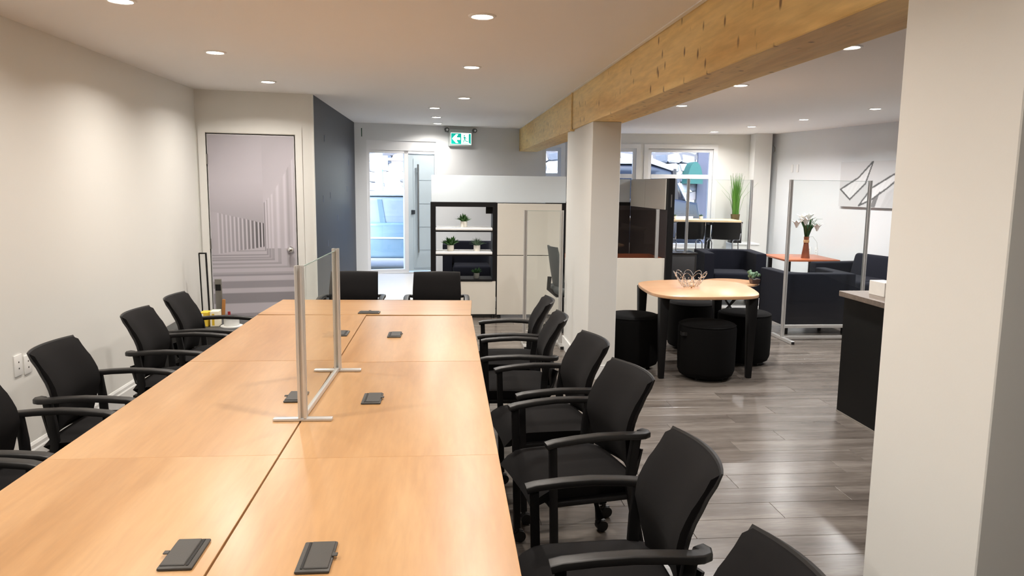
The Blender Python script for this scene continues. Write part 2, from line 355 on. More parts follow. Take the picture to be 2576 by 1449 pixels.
# printed door
DU = Vector((1.07, .23, 0)).normalized(); DANG = math.atan2(.23, 1.07)
d1 = bpy.data.objects.new('door_1', None); C.objects.link(d1); d1.location = (-2.4, 7.52, 0); d1.rotation_euler.z = DANG; struct(d1, 'door with a printed picture of a pale colonnade')
DW0, DW1, DT = .095, .905, 2.11
def door_print(u, v):
    """print seen on the door; u 0..1 left to right, v metres from the top"""
    X = 178+u*484; Yc = 262+v*577
    g = .60+.05*math.sin(X*.006+Yc*.004); tint = (1.0, .955, 1.06)
    # ceiling plane of the picture
    edge_r = 640-(max(0, X-475)/185)**1.3*270 if X > 475 else 640+(475-X)*.0
    top_l = 695+(X-215)*.231; bot_l = 925-(X-235)*.14
    if X <= 478 and Yc < top_l:
        g = .56+.10*max(0, 1-abs(Yc-520)/300)-.05*max(0, (Yc-600)/150)
    elif X > 478 and Yc < edge_r:
        g = .58+.10*max(0, 1-(edge_r-Yc)/260)
    elif X <= 478 and Yc < bot_l:
        k = (X-215)/263; ph = (k*11.5+.25*k*k) % 1.0
        dark = .52-.42*max(0, k)**2.2
        g = .72 if ph < .45 else dark
        if X < 215: g = .60
    else:
        # right colonnade and the floor bands, nested L shapes
        d = max((X-478)/1.0, 0); e = max(0, Yc-905)
        corners = [(486, 915), (500, 940), (515, 955), (535, 968), (572, 990), (628, 1015), (720, 1052)]
        lvl = 0
        for cx, cy in corners:
            if X > cx or Yc > cy: lvl += 1
        g = .66
        for n, (cx, cy) in enumerate(corners):
            wv = 3+n*1.6
            if Yc <= cy and abs(X-cx+wv) < wv: g = .42+.03*n
            if X <= cx and abs(Yc-cy+wv*.5) < wv*.6: g = .42+.02*n
        if X > 478 and Yc < 900:
            for cx, ww in ((492, 5), (508, 6), (527, 8), (560, 14), (602, 12), (650, 10)):
                q = abs(X-cx)/ww
                if q < 1: g = max(g, .66+.16*(1-q))
        if Yc > 1040:
            for yy, hh, gg in ((1052, 6, .44), (1107, 20, .44), (1186, 30, .39), (1330, 36, .38), (1420, 30, .42)):
                q = abs(Yc-yy)/hh
                if q < 1.25: g = min(g, gg+(.2 if q > 1 else 0)*1)
            for yy, hh in ((1145, 10), (1245, 24)):
                if abs(Yc-yy) < hh: g = .66
            if Yc > 1275: g = min(g, .46)
    g = max(.02, g*.86-.07)
    return (g*tint[0], g*tint[1], g*tint[2], 1)
def printed(name, nu, nv, wdt, hgt, fn, m, parent, origin):
    """upright printed sheet facing local -y, as fine coloured faces on a thin board"""
    bm = bmesh.new(); cl = bm.loops.layers.float_color.new('print')
    vs = [[bm.verts.new((wdt*i/nu, 0, hgt-hgt*j/nv)) for j in range(nv+1)] for i in range(nu+1)]
    for i in range(nu):
        for j in range(nv):
            f = bm.faces.new((vs[i][j], vs[i][j+1], vs[i+1][j+1], vs[i+1][j]))
            for lp in f.loops: lp[cl] = fn(lp.vert.co.x/wdt, hgt-lp.vert.co.z)
    me = bpy.data.meshes.new(name); bm.to_mesh(me); bm.free(); me.materials.append(m)
    o = bpy.data.objects.new(name, me); C.objects.link(o); o.parent = parent; o.location = origin
    return o
b = MB(); b.span((DW0, .005, .008), (DW1, .045, DT), .002, 1); b.build('door_leaf', mat('door_white', (225, 224, 228), .5), d1, smooth=0)
printed('door_print', 150, 330, DW1-DW0-.012, DT-.016, door_print, vcol('door_print_ink', .55), d1, (DW0+.006, .0035, .01))
b = MB(); b.span((.02, -.018, 0), (.085, .06, 2.19)); b.span((.915, -.018, 0), (.98, .06, 2.19)); b.span((.085, -.018, 2.125), (.915, .06, 2.19)); b.build('door_frame', WALL, d1, smooth=0)
b = MB(); b.span((.03, .065, 0), (.97, .115, 2.2)); b.build('light_leak_backing', WALL, d1, smooth=0)  # unseen board added behind the leaf to block light leaking round its edges
for z in (1.87, 1.05, .25):
    b = MB(); b.cyl((DW0-.004, -.008, z-.05), (DW0-.004, -.008, z+.05), .008, n=10); b.span((DW0-.01, -.002, z-.05), (DW0+.004, .006, z+.05)); b.build('hinge', mat('steel', (150, 148, 145), .35, 1), d1)
b = MB(); b.cyl((.84, .004, .985), (.84, -.012, .985), .032, n=20); b.cyl((.84, -.01, .985), (.84, -.045, .985), .011, n=12); b.sph((.84, -.058, .985), .03, 3, (1, .8, 1)); b.build('knob', CHROME, d1)

# chalkboard wall scuffs and the pale edge strip
b = MB(); b.span((-1.345, 7.738, 0), (-1.327, 7.77, CZ)); struct(b.build('trim_3', WALL, smooth=0), 'pale corner edge of the dark wall')
for k, (yy, zz) in enumerate([(8.4, 2.1), (8.25, 1.45), (8.75, 1.48), (9.3, 1.2), (10.4, 1.9), (8.5, .95), (10.2, 1.55)]):
    b = MB(); b.span((-1.3298, yy, zz), (-1.327, yy+.02, zz+.07)); b.build('chalk_mark', mat('chalk', (110, 120, 138), .9), wd, smooth=0).matrix_parent_inverse = wd.matrix_world.inverted() if False else Matrix.LocRotScale(wd.location, wd.rotation_euler, None).inverted()
b = MB(); b.span((0, -.002, 0), (.014, 0, .12)); o = b.build('tape_strip', mat('green_tape', (40, 84, 66), .7), None, (*EP(epu(-1.235)), 2.33), EANG, smooth=0); tag(o, 'short strip of dark green tape on the wall beside the street door', 'tape')

# ------------------------------------------------------------------ street door
u0, u1 = epu(-1.165), epu(-.16)
d2 = bpy.data.objects.new('door_2', None); C.objects.link(d2); d2.location = (*EP(u0), EZ); d2.rotation_euler.z = EANG; struct(d2, 'pale street door with glazed sidelight')
W2 = u1-u0; H2 = 2.285-EZ
b = MB(); b.span((0, .02, H2-.14), (W2, .12, H2)); b.span((0, .02, 0), (.045, .12, H2-.14)); b.span((W2-.02, .02, 0), (W2, .12, H2-.14)); b.span((.52+.04, .03, 0), (.62, .13, H2-.14)); b.span((.045, .03, 0), (.56, .12, .05)); b.span((.045, .03, H2-.18), (W2-.02, .12, H2-.14))
b.build('door_frame', WFRAME, d2, smooth=0)
b = MB(); b.span((.045, .07, .05), (.56, .082, H2-.18)); b.build('sidelight_pane', PANE, d2, smooth=0)
DLEAF = mat('door_paint', (196, 212, 222), .4, var=.01)
b = MB(); b.span((.625, .05, .02), (W2-.022, .1, H2-.185)); lf = b.build('door_leaf', DLEAF, d2, smooth=0)
b = MB(); b.span((.70, .042, .06), (W2-.03, .052, H2-.25)); b.build('door_panel', DLEAF, d2, smooth=0)
for z in (.33, .68, 1.03, 1.38):
    b = MB(); b.span((.775, .0395, z), (W2-.03, .0425, z+.008)); b.build('groove', mat('groove_grey', (150, 165, 176), .5), d2, smooth=0)
b = MB(); b.cyl((.76, -.01, .3), (.76, -.01, 1.62), .014, n=14)
for z in (.42, 1.5): b.cyl((.76, -.01, z), (.76, .045, z), .008, n=10)
b.build('pull_handle', mat('satin_steel', (190, 196, 200), .3, 1), d2)
b = MB(); b.span((.665, .03, .88), (.72, .05, .94), .003, 1); b.build('lock', mat('lock_dark', (70, 78, 86), .4, .6), d2)

# ------------------------------------------------------------------ windows
for i, (a, c) in enumerate(WINS):
    ua, ub = wu(a), wu(c); wW = ub-ua
    wo = bpy.data.objects.new('window_%d' % (i+1), None); C.objects.link(wo); wo.rotation_euler.z = WANG
    wo.location = (1.5+ua*math.cos(WANG), 12.58+ua*math.sin(WANG), WZ0); struct(wo, ['narrow white framed window behind the entrance wall', 'white framed window behind the white column', 'white framed window beside the high table'][i])
    H = WZ1-WZ0; ft = .055
    b = MB(); b.span((0, .03, 0), (ft, .11, H)); b.span((wW-ft, .03, 0), (wW, .11, H)); b.span((ft, .03, 0), (wW-ft, .11, ft)); b.span((ft, .03, H-ft), (wW-ft, .11, H))
    b.build('window_frame', WFRAME, wo, smooth=0)
    b = MB(); b.span((ft, .025, 1.135), (wW-ft, .1, 1.205), .004, 1); b.build('transom', WFRAME, wo)
    b = MB(); b.span((-.07, -.015, -.07), (0, .03, H+.07)); b.span((wW, -.015, -.07), (wW+.07, .03, H+.07)); b.span((0, -.015, H), (wW, .03, H+.07)); b.build('casing', TRIM, wo, smooth=0)
    b = MB(); b.span((-.05, -.06, -.03), (wW+.05, .03, 0), .004, 1); b.build('window_sill', TRIM, wo)
    for z0, z1 in ((ft, 1.135), (1.205, H-ft)):
        b = MB(); b.span((ft, .06, z0), (wW-ft, .07, z1)); b.build('pane', PANE, wo, smooth=0)

# ================================================================== LAMPS
SP = [(-1.59, 3.96), (-1.57, 5.40), (-1.556, 6.86), (.185, 4.06), (.185, 5.76), (.175, 7.77), (-.14, 8.81), (-.135, 9.97), (-.132, 10.98),
      (2.52, 8.04), (2.512, 6.39), (4.172, 11.6), (4.334, 10.53), (4.513, 9.32), (4.651, 7.95), (-1.6, 2.4), (.185, 2.4), (-1.6, .8), (.185, .8), (2.5, 4.6), (4.8, 6.3)]
SPL = ['recessed ceiling light cut by the top edge at the left', 'recessed ceiling light at the left, middle of its row', 'recessed ceiling light nearest the printed door', 'large recessed ceiling light above the middle of the table', 'recessed ceiling light second from the front above the table',
       'recessed ceiling light third from the front above the table', 'recessed ceiling light before the entrance, nearest of three', 'recessed ceiling light before the entrance, middle of three', 'recessed ceiling light before the entrance, nearest the exit sign',
       'recessed ceiling light half hidden by the beam edge', 'recessed ceiling light just under the beam in the lounge', 'recessed ceiling light nearest the window in the lounge', 'lounge ceiling light second from the window', 'lounge ceiling light third from the window', 'lounge ceiling light nearest the right pillar',
       'recessed ceiling light over the near left desk', 'recessed ceiling light over the near right desk', 'recessed ceiling light behind the viewer at left', 'recessed ceiling light behind the viewer at right', 'recessed ceiling light near the black counter', 'recessed ceiling light at the right wall']
LEM = mat('lamp_diffuser', (255, 250, 240), .5, emit=(255, 246, 232), estr=26)
lamp0 = None
def lamp_w(x, y):
    if x < 1.2: return 1.0 if y < 8 else (1.2 if y < 10.5 else .22)
    return .7 if y > 11 else 2.1
for i, ((x, y), lb) in enumerate(zip(SP, SPL)):
    if lamp0 is None:
        t = thing('ceiling_light', lb, 'ceiling light', (x, y, CZ), 0, 'recessed ceiling lights')
        b = MB(); b.lathe([(.052, -.004), (.058, -.008), (.07, -.006), (.075, 0)], 32); b.build('trim_ring', WHITEP, t)
        b = MB(); b.lathe([(.0, -.005), (.054, -.005), (.054, -.001), (0, -.001)], 32); b.build('diffuser', LEM, t)
        lamp0 = t
    else: t = dup(lamp0, (x, y, CZ), 0, lb)
    ld = bpy.data.lights.new('lamp_glow', 'AREA'); ld.shape = 'DISK'; ld.size = .1; ld.spread = math.radians(150)
    ld.energy = LAMP_POWER*lamp_w(x, y); ld.color = (1, .93, .85) if x < 1.2 and y < 8 else (.97, .97, .98)
    lo = bpy.data.objects.new('lamp_glow', ld); C.objects.link(lo); lo.parent = t; lo.location = (0, 0, -.012)

# ================================================================== DESKS
DL, DWD = 1.365, .742
def grommet(parent, cx, cy, side):
    """flip-top power box let into the desk; side=-1 has its tab on the left"""
    b = MB(); b.box((0, 0, .004), (.082, .15, .008), .004, 2); g = b.build('power_box', GROM, parent, (cx, cy, .74))
    b = MB(); b.box((side*.008, .002, .009), (.058, .132, .005), .002, 1); b.build('lid', GROM, g)
    b = MB(); b.box((-side*.026, .002, .0085), (.006, .132, .002)); b.build('slot', mat('slot_black', (8, 8, 8), .6), g, smooth=0)
    b = MB(); b.box((side*.043, 0, .010), (.014, .016, .004), .0015, 1); b.build('tab', GROM, g)
def desk(x0, x1, y0, y1, label, gx=None, rz=0, cross=False, side=1):
    t = thing('desk', label, 'desk', ((x0+x1)/2, (y0+y1)/2, 0), rz, 'maple laminate desks pushed together')
    wx, wy = x1-x0, y1-y0
    b = MB(); b.box((0, 0, .726), (wx, wy, .028), .001, 1)
    m = DESKW
    o = b.build('tabletop', m, t)
    if cross:
        o.data.transform(Matrix.Rotation(PI/2, 4, 'Z')); o.rotation_euler.z = -PI/2
    for s in (-1, 1):
        b = MB()
        if cross: b.box((s*(wx/2-.15), 0, .06), (.05, wy-.12, .03), .006); b.box((s*(wx/2-.15), 0, .39), (.05, .07, .64), .006); b.box((s*(wx/2-.15), 0, .70), (.04, wy-.2, .024))
        else: b.box((0, s*(wy/2-.15), .06), (wx-.12, .05, .03), .006); b.box((0, s*(wy/2-.15), .39), (.07, .05, .64), .006); b.box((0, s*(wy/2-.15), .70), (wx-.2, .04, .024))
        for e in (-1, 1):
            if cross: b.cyl((s*(wx/2-.15), e*(wy/2-.1), 0), (s*(wx/2-.15), e*(wy/2-.1), .05), .018, n=10)
            else: b.cyl((e*(wx/2-.1), s*(wy/2-.15), 0), (e*(wx/2-.1), s*(wy/2-.15), .05), .018, n=10)
        b.build('leg', BLKM, t)
    if gx is not None: grommet(t, gx, 0, side)
    return t
YL = [(1.095, 2.4675), (2.468, 3.842), (3.847, 5.222)]; YR = [(1.06, 2.4305), (2.431, 3.797), (3.802, 5.168)]
LBL = ['near left maple desk at the bottom edge of the picture', 'middle left maple desk under the glass screen', 'far left maple desk behind the glass screen']
LBR = ['near right maple desk at the bottom edge of the picture', 'middle right maple desk beside the glass screen', 'far right maple desk in the bright light']
for (a, c), l in zip(YL, LBL): desk(-1.31, -.564, a, c, l, gx=.298, side=-1)
for (a, c), l in zip(YR, LBR): desk(-.558, .174, a, c, l, gx=-.124, side=1)
td = desk(-1.30, .182, 5.2245, 5.9045, 'maple desk set crosswise at the far end of the long table', None, math.radians(-2.4), True)
b = MB(); b.box((0, 0, .004), (.15, .082, .008), .004, 2); g = b.build('power_box', GROM, td, (.02, -.27, .74))
b = MB(); b.box((0, .006, .009), (.132, .05, .005), .002, 1); b.build('lid', GROM, g)
b = MB(); b.box((0, .04, .01), (.016, .014, .004)); b.build('tab', GROM, g)

# ================================================================== GLASS SCREENS
def post(b, x, y, z0, z1, s=.032):
    n = 5
    q = []
    h = s/2; g = s*.17; dp = s*.36
    for k in range(4):
        a = k*PI/2; ca, sa = math.cos(a), math.sin(a)
        for px, py in ((-h+.003, -h), (-g, -h), (-g, -h+dp), (g, -h+dp), (g, -h), (h-.003, -h)):
            q.append((x+px*ca-py*sa, y+px*sa+py*ca))
    b.prism(q, z0, z1)
def table_screen():
    A = Vector((-.553, 2.84, .7405)); B = Vector((-.53, 3.61, .7405)); d = B-A; rz = math.atan2(d.y, d.x)
    t = thing('table_screen', 'clear table-top screen with two aluminium posts on the desks', 'screen', A, rz); L_ = d.length; H = .60
    for x in (0, L_):
        b = MB(); post(b, x, 0, .012, H); b.build('post', ALU, t)
        b = MB(); b.box((x, 0, .006), (.03, .225, .012), .004, 2); b.build('foot', ALU, t)
    b = MB(); b.box((L_/2, 0, .012), (L_-.03, .016, .02), .002, 1); b.build('bottom_rail', ALU, t)
    b = MB(); b.box((L_/2, 0, .022+(H-.03)/2), (L_-.02, .005, H-.035)); b.build('pane', GLASS, t, smooth=0)
    b = MB(); b.box((L_/2, 0, H-.010), (L_-.03, .005, .003)); b.build('pane_edge', GEDGE, t, smooth=0)
table_screen()
def floor_screen(label, A, B, H, foot=.52, rails=True, z=0, s=.034):
    A = Vector((*A, z)); B = Vector((*B, z)); d = B-A; rz = math.atan2(d.y, d.x); L_ = d.length
    t = thing('floor_screen', label, 'screen', A, rz)
    for x in (0, L_):
        b = MB(); post(b, x, 0, .03, H, s); b.build('post', ALU, t)
        b = MB(); b.box((x, 0, .017), (.04, foot, .034), .003, 1); f = b.build('foot', ALU, t)
        b = MB(); b.box((x, -foot/2-.002, .017), (.034, .006, .028), .002, 1); b.build('end_cap', BLKP, f)
    zb = .03
    if rails:
        b = MB(); b.box((L_/2, 0, .028), (L_-.03, .03, .03), .003, 1); b.build('rail', ALU, t)
        b = MB(); b.box((L_/2, 0, .15), (L_-.03, .03, .034), .003, 1); b.build('rail', ALU, t); zb = .165
    b = MB(); b.box((L_/2, 0, (zb+H)/2), (L_-.02, .006, H-zb-.01)); b.build('pane', GLASS, t, smooth=0)
    b = MB(); b.box((L_/2, 0, H-.006), (L_-.034, .006, .003)); b.build('pane_edge', GEDGE, t, smooth=0)
floor_screen('tall clear floor screen in front of the dark armchair in the lounge', (3.675, 7.78), (4.56, 7.78), 1.745)
floor_screen('tall clear floor screen between the high table and the navy armchair', (3.41, 10.42), (4.34, 10.42), 1.67, z=.1, s=.036)
floor_screen('low clear floor screen beside the white column', (.795, 7.42+.12), (1.165, 7.42+.12), 1.405, foot=.34, rails=True)

# ================================================================== ARM CHAIRS ROUND THE TABLE
def make_chair(label):
    t = thing('arm_chair', label, 'chair', (0, 0, 0), 0, 'black arm chairs round the long table')
    # seat: forward is +x
    def top(u, v):
        x = .04+.235*u; y_ = v*(.245-.012*u); e = max(abs(u), abs(v))
        z = .478-.022*abs(v)**4-.018*abs(u)**5-(.05*((u-.55)/.45)**2 if u > .55 else 0)
        return (x, y_, z)
    def bot(u, v): return (.03+.21*u, v*.22, .405-(.02*((u-.6)/.4)**2 if u > .6 else 0))
    b = MB(); b.sheet(top, bot, 12, 10); b.build('seat', BLK, t, smooth=60)
    b = MB(); b.box((.02, 0, .392), (.36, .40, .03), .008); b.build('seat_pan', BLKP, t)
    zs = [(.47, -.175), (.56, -.158), (.64, -.143), (.70, -.155), (.77, -.188), (.86, -.238)]
    def px(z):
        for (a, xa), (c, xc) in zip(zs, zs[1:]):
            if z <= c: k = (z-a)/(c-a); k = k*k*(3-2*k)*.35+k*.65; return xa+(xc-xa)*k
        return zs[-1][1]
    def hw(z): return .172+.038*min(1, (z-.47)/.16)-.006*max(0, (z-.7)/.16)
    def fr(u, v):
        z = .665+.195*v; h = hw(z)
        y_ = u*h; r = max(abs(u), abs(v)); puff = .022*(1-abs(u)**4)*(1-abs(v)**6)
        zz = z-(.012*abs(u)**6 if v > .6 else 0)
        return (px(z)-.03+.038*u*u+puff-.0, y_, zz)
    def bk(u, v):
        z = .665+.195*v; h = hw(z); return (px(z)-.055+.038*u*u, u*h*.99, z)
    b = MB(); b.sheet(fr, bk, 12, 12); b.build('backrest', BLK, t, smooth=60)
    def f2(u, v):
        z = .655+.212*v; h = hw(min(z, .86))+.006; return (px(min(z, .86))-.053+.04*u*u-(.006 if v > .9 else 0), u*h, z)
    def b2(u, v):
        z = .655+.212*v; h = hw(min(z, .86))+.004; return (px(min(z, .86))-.072+.045*u*u, u*h*.985, z-.004)
    b = MB(); b.sheet(f2, b2, 12, 12); b.build('back_shell', BLKP, t, smooth=60)
    for s in (-1, 1):
        arm = [(.222, s*.258, .644), (.19, s*.259, .652), (.10, s*.262, .660), (0, s*.264, .664), (-.10, s*.264, .660), (-.165, s*.262, .655), (-.188, s*.259, .654), (-.205, s*.249, .653), (-.210, s*.232, .652), (-.200, s*.212, .651)]
        b = MB(); b.tube(arm, 0, 12, flat=(.046, .026)); b.build('armrest', BLKP, t, smooth=50)
        b = MB(); b.tube([(.195, s*.258, .645), (.185, s*.258, .35), (.178, s*.258, .066)], 0, 10, flat=(.024, .032)); lg = b.build('leg', BLKM, t, smooth=50)
        b = MB(); b.tube([(-.165, s*.252, .650), (-.150, s*.25, .54), (-.145, s*.248, .44), (-.175, s*.248, .30), (-.235, s*.248, .066)], 0, 10, flat=(.026, .040)); lr = b.build('leg', BLKM, t, smooth=50)
        b = MB(); b.tube([(-.225, s*.15, .56), (-.2, s*.16, .46), (-.12, s*.17, .395)], 0, 10, flat=(.05, .016)); b.build('back_bracket', BLKP, t, smooth=50)
        b = MB(); b.box((.0, s*.225, .392), (.40, .05, .022), .005); b.build('side_rail', BLKM, t)
        for l_, cx in ((lg, .178), (lr, -.237)):
            b = MB(); b.cyl((cx-.012, s*.258-.019, .027), (cx-.012, s*.258+.019, .027), .027, n=18); b.cyl((cx, s*.258, .03), (cx, s*.258, .07), .011, n=10); b.box((cx-.005, s*.258, .047), (.05, .02, .02), .006)
            b.build('caster', BLKP, l_)
    return t
CH = [  # x, y, rz, label
 (.49, 2.11, PI+.02, 'black arm chair second from the bottom right, before the tall pillar'),
 (.55, 3.065, PI+.20, 'black arm chair third from the front on the right side, turned a little'),
 (.514, 3.74, PI+.14, 'black arm chair fourth from the front on the right side'),
 (.43, 4.47, PI-.05, 'black arm chair fifth from the front on the right side'),
 (.44, 5.12, PI-.06, 'black arm chair farthest away on the right side'),
 (.462, 1.385, PI+.03, 'black arm chair cut off by the bottom edge at the right'),
 (-1.647, 3.715, 0, 'black arm chair third from the printed door along the left wall'),
 (-1.637, 4.675, 0, 'black arm chair second from the printed door along the left wall'),
 (-1.63, 5.325, .02, 'black arm chair on the left side nearest the printed door'),
 (-1.658, 3.0, 0, 'black arm chair cut by the left edge of the picture'),
 (-1.656, 2.40, 0, 'black arm chair at lower left with only its armrest in view'),
 (-.83, 6.52, -PI/2, 'black arm chair at the far table end by the dark wall'),
 (-.09, 6.50, -PI/2, 'black arm chair at the far table end by the shelf unit'),
]
ch0 = None
for x, y, rz, lb in CH:
    if ch0 is None: ch0 = make_chair(lb); ch0.location = (x, y, 0); ch0.rotation_euler.z = rz
    else: dup(ch0, (x, y, 0), rz, lb)

# ================================================================== SHELF UNIT AND CUBICLE
UY = 9.2
t = thing('shelf_unit', 'black framed open shelf unit on a beige cupboard', 'shelf unit', (-.2, UY, 0)); UW = .812; UD = .36
b = MB()
b.span((0, 0, .48), (.06, UD, 1.44)); b.span((UW-.05, 0, .48), (UW, UD, 1.44)); b.span((.06, 0, 1.385), (UW-.05, UD, 1.44)); b.span((.06, 0, .465), (UW-.05, UD, .49))
b.build('frame', BLKM, t, smooth=0)
for z in (1.118, .822):
    b = MB(); b.span((.062, -.012, z-.022), (UW-.052, UD-.02, z+.012), .008, 3); s_ = b.build('shelf', WHITEP, t)
    b = MB(); b.span((.062, .0, z-.04), (UW-.052, UD-.02, z-.022)); b.build('shelf_edge', BLKM, s_, smooth=0)
b = MB(); b.span((0, .005, .05), (UW-.008, UD, .465), .003, 1); b.build('cupboard', BEIGE, t, smooth=0)
b = MB(); b.span((UW-.13, .1, 1.30), (UW-.05, .13, 1.385)); b.build('bracket', BLKM, t, smooth=0)
for x in (.06, UW-.04):
    b = MB(); b.cyl((x, .04, 0), (x, .04, .05), .022, .016, 12); b.build('foot', BLKP, t)
t = thing('partition_panel', 'beige partition panel beside the open shelf unit', 'partition', (.62, UY, 0))
for z0, z1 in ((.045, .785), (.793, 1.43)):
    b = MB(); b.span((0, 0, z0), (.80, .05, z1), .003, 1); b.build('panel', BEIGE, t, smooth=0)
b = MB(); b.span((-.006, .01, .045), (.806, .06, 1.437)); b.span((.80, -.002, .02), (.845, .06, 1.437)); b.build('frame', BLKM, t, smooth=0)
for x in (.03, .78):
    b = MB(); b.cyl((x, .03, 0), (x, .03, .05), .022, .016, 12); b.build('foot', BLKP, t)
b = MB(); b.span((0, 0, 0), (1.66, .012, .325), .002, 1); o = b.build('frosted_screen', FROST, None, (-.19, UY+.03, 1.442), smooth=0); tag(o, 'long frosted white screen along the top of the shelf unit', 'screen')
# cubicle behind the column
t = thing('cubicle', 'dark office cubicle with beige front panel behind the column', 'cubicle', (1.49, 9.3, 0))
DKP = mat('dark_panel', (66, 58, 56), .6, var=.08)
b = MB(); b.span((0, 0, .03), (1.285, .04, .75), .003, 1); b.build('front_panel', BEIGE, t, smooth=0)
b = MB(); b.span((.02, .04, .715), (1.29, .75, .742), .003, 1); b.build('desktop', CHERRY, t, smooth=0)
for k in range(6):
    b = MB(); b.span((k*.215+.003, 1.9, .0), ((k+1)*.215-.003, 1.94, 1.37)); b.build('back_panel', mat('dark_panel_%d' % (k % 2), (62, 54, 52) if k % 2 else (78, 70, 66), .6), t, smooth=0)
b = MB(); b.span((0, 1.9, 1.37), (1.29, 1.95, 1.42)); b.build('top_rail', BLKM, t, smooth=0)
b = MB(); b.span((0, 1.915, 1.42), (1.28, 1.93, 1.765)); b.build('frosted_top', FROST, t, smooth=0)
b = MB(); b.span((1.29, 0, 0), (1.33, 1.9, 1.36)); b.build('side_panel', DKP, t, smooth=0)
b = MB(); b.span((1.295, -.03, .03), (1.375, .06, 1.762), .003, 1); ep_ = b.build('end_post', BLKM, t, smooth=0)
b = MB(); b.span((1.325, -.034, 1.40), (1.34, -.03, 1.56)); b.build('label_strip', mat('strip_grey', (90, 88, 86), .4), ep_, smooth=0)
b = MB(); b.span((1.293, .06, 1.36), (1.37, 1.9, 1.762)); b.build('overhead_cabinet', BLKM, t, smooth=0)
for a, c in ((.07, 1.05), (1.06, 1.88)):
    b = MB(); b.span((1.28, a, 1.365), (1.293, c, 1.757), .002, 1); b.build('cabinet_door', BEIGE, t, smooth=0)
t = thing('desk_screen', 'dark tinted desk screen with one aluminium post on the cubicle', 'screen', (1.5, 9.32, .752))
b = MB(); post(b, 1.165, 0, 0, .62, .04); b.build('post', ALU, t)
b = MB(); b.span((.0, -.004, .0), (1.15, .004, .61)); b.build('pane', glass('smoked_glass', (.80, .77, .75), .05), t, smooth=0)
# black pedestal beside the cubicle end
t = thing('low_cabinet', 'low black cabinet standing beside the cubicle end post', 'cabinet', (2.88, 9.55, .1), math.radians(0))
b = MB(); b.span((0, -.0, .03), (.40, .5, .68), .006); b.build('body', BLKP, t)
b = MB(); b.span((-.005, -.01, .68), (.41, .51, .70), .004); b.build('top', mat('black_gloss', (30, 30, 32), .18), t)
b = MB(); b.span((.03, -.008, .06), (.37, .0, .65), .004); b.build('front_panel', mat('dark_grey_panel', (44, 44, 46), .5), t)
for x in (.05, .35):
    b = MB(); b.cyl((x, .05, 0), (x, .05, .035), .02, n=10); b.cyl((x, .45, 0), (x, .45, .035), .02, n=10); b.build('foot', BLKP, t)

# office chair in the cubicle
MESH = mat('grey_mesh', (66, 70, 70), .75, var=.1, scale=80)
t = thing('office_chair', 'dark grey swivel office chair partly hidden by the column', 'chair', (1.36, 8.45, 0), math.radians(8))
b = MB()
def of(u, v): z = .70+.27*v; return (-.13-.05*v+.03*u*u, u*(.22-.04*max(0, v)), z)
def ob(u, v): z = .70+.27*v; return (-.155-.05*v+.03*u*u, u*(.215-.04*max(0, v)), z)
b.sheet(of, ob, 10, 10); b.build('backrest', MESH, t, smooth=60)
b = MB(); b.box((.08, 0, .47), (.46, .48, .09), .035, 3); b.build('seat', MESH, t)
b = MB(); b.tube([(-.19, 0, .62), (-.2, 0, .48), (-.1, 0, .40), (.05, 0, .40)], .025, 10); b.build('spine', BLKP, t)
b = MB(); b.cyl((.06, 0, .1), (.06, 0, .42), .028, n=14); b.build('gas_lift', BLKM, t)
for k in range(5):
    a = k*2*PI/5+.3; b = MB(); b.tube([(.06, 0, .11), (.06+.15*math.cos(a), .15*math.sin(a), .10), (.06+.28*math.cos(a), .28*math.sin(a), .07)], [.024, .02, .014], 8); s_ = b.build('spoke', BLKP, t)
    b = MB(); b.cyl((.06+.28*math.cos(a)-.02*math.sin(a), .28*math.sin(a)+.02*math.cos(a), .028), (.06+.28*math.cos(a)+.02*math.sin(a), .28*math.sin(a)-.02*math.cos(a), .028), .028, n=14); b.build('caster', BLKP, s_)

# ------------------------------------------------------------------ small plants
def leafmat(n, c): return mat(n, c, .5, var=.25, scale=40)
G1 = leafmat('leaf_green', (56, 104, 44)); G2 = leafmat('leaf_dark', (44, 84, 42)); G3 = leafmat('leaf_grey', (96, 124, 96)); G4 = leafmat('grass_green', (96, 148, 58))
POT = mat('pale_pot', (226, 222, 212), .6, var=.03)
def pot_plant(name, label, loc, r, h, leaf, lm, n, kind='bush', potm=POT, square=False):
    t = thing(name, label, 'plant', loc)
    b = MB()
    if square: b.box((0, 0, h/2), (r*2, r*2, h), .004, 1, taper=.8)
    else: b.lathe([(r*.86, 0), (r, h*.1), (r*1.02, h), (r*.9, h), (r*.86, h*.85), (0, h*.85)], 22)
    b.build('pot', potm, t)
    b = MB(); b.lathe([(r*.84, h*.84), (0, h*.9)], 14); b.build('soil', mat('soil', (58, 46, 36), .95, var=.3), t)
    b = MB(); rnd = random.Random(hash(label) % 9999 if False else len(label)*13+int(loc[0]*100))
    for k in range(n):
        a = rnd.uniform(0, 2*PI); tl = rnd.uniform(.15, 1.0); L_ = leaf*rnd.uniform(.65, 1.05)
        bx, by = r*.5*rnd.random()*math.cos(a), r*.5*rnd.random()*math.sin(a)
        pts = []
        for j in range(4):
            q = j/3; out = L_*tl*q; up = L_*(q*(1.1-.5*tl)-.30*tl*q*q)
            pts.append((bx+out*math.cos(a), by+out*math.sin(a), h*.85+up))
        w_ = leaf*(.11 if kind == 'bush' else .035)
        b.blade(pts, [w_*.4, w_, w_*.8, w_*.05])
    b.build('foliage', lm, t)
    return t
SHZ = [1.13, .834]
pot_plant('potted_plant', 'small leafy plant in a white pot on the top shelf', (.21, UY+.09, SHZ[0]), .041, .075, .125, G1, 46)
pot_plant('potted_plant', 'broad leafy plant in a white pot at left on the lower shelf', (.045, UY+.09, SHZ[1]), .041, .075, .145, G1, 60)
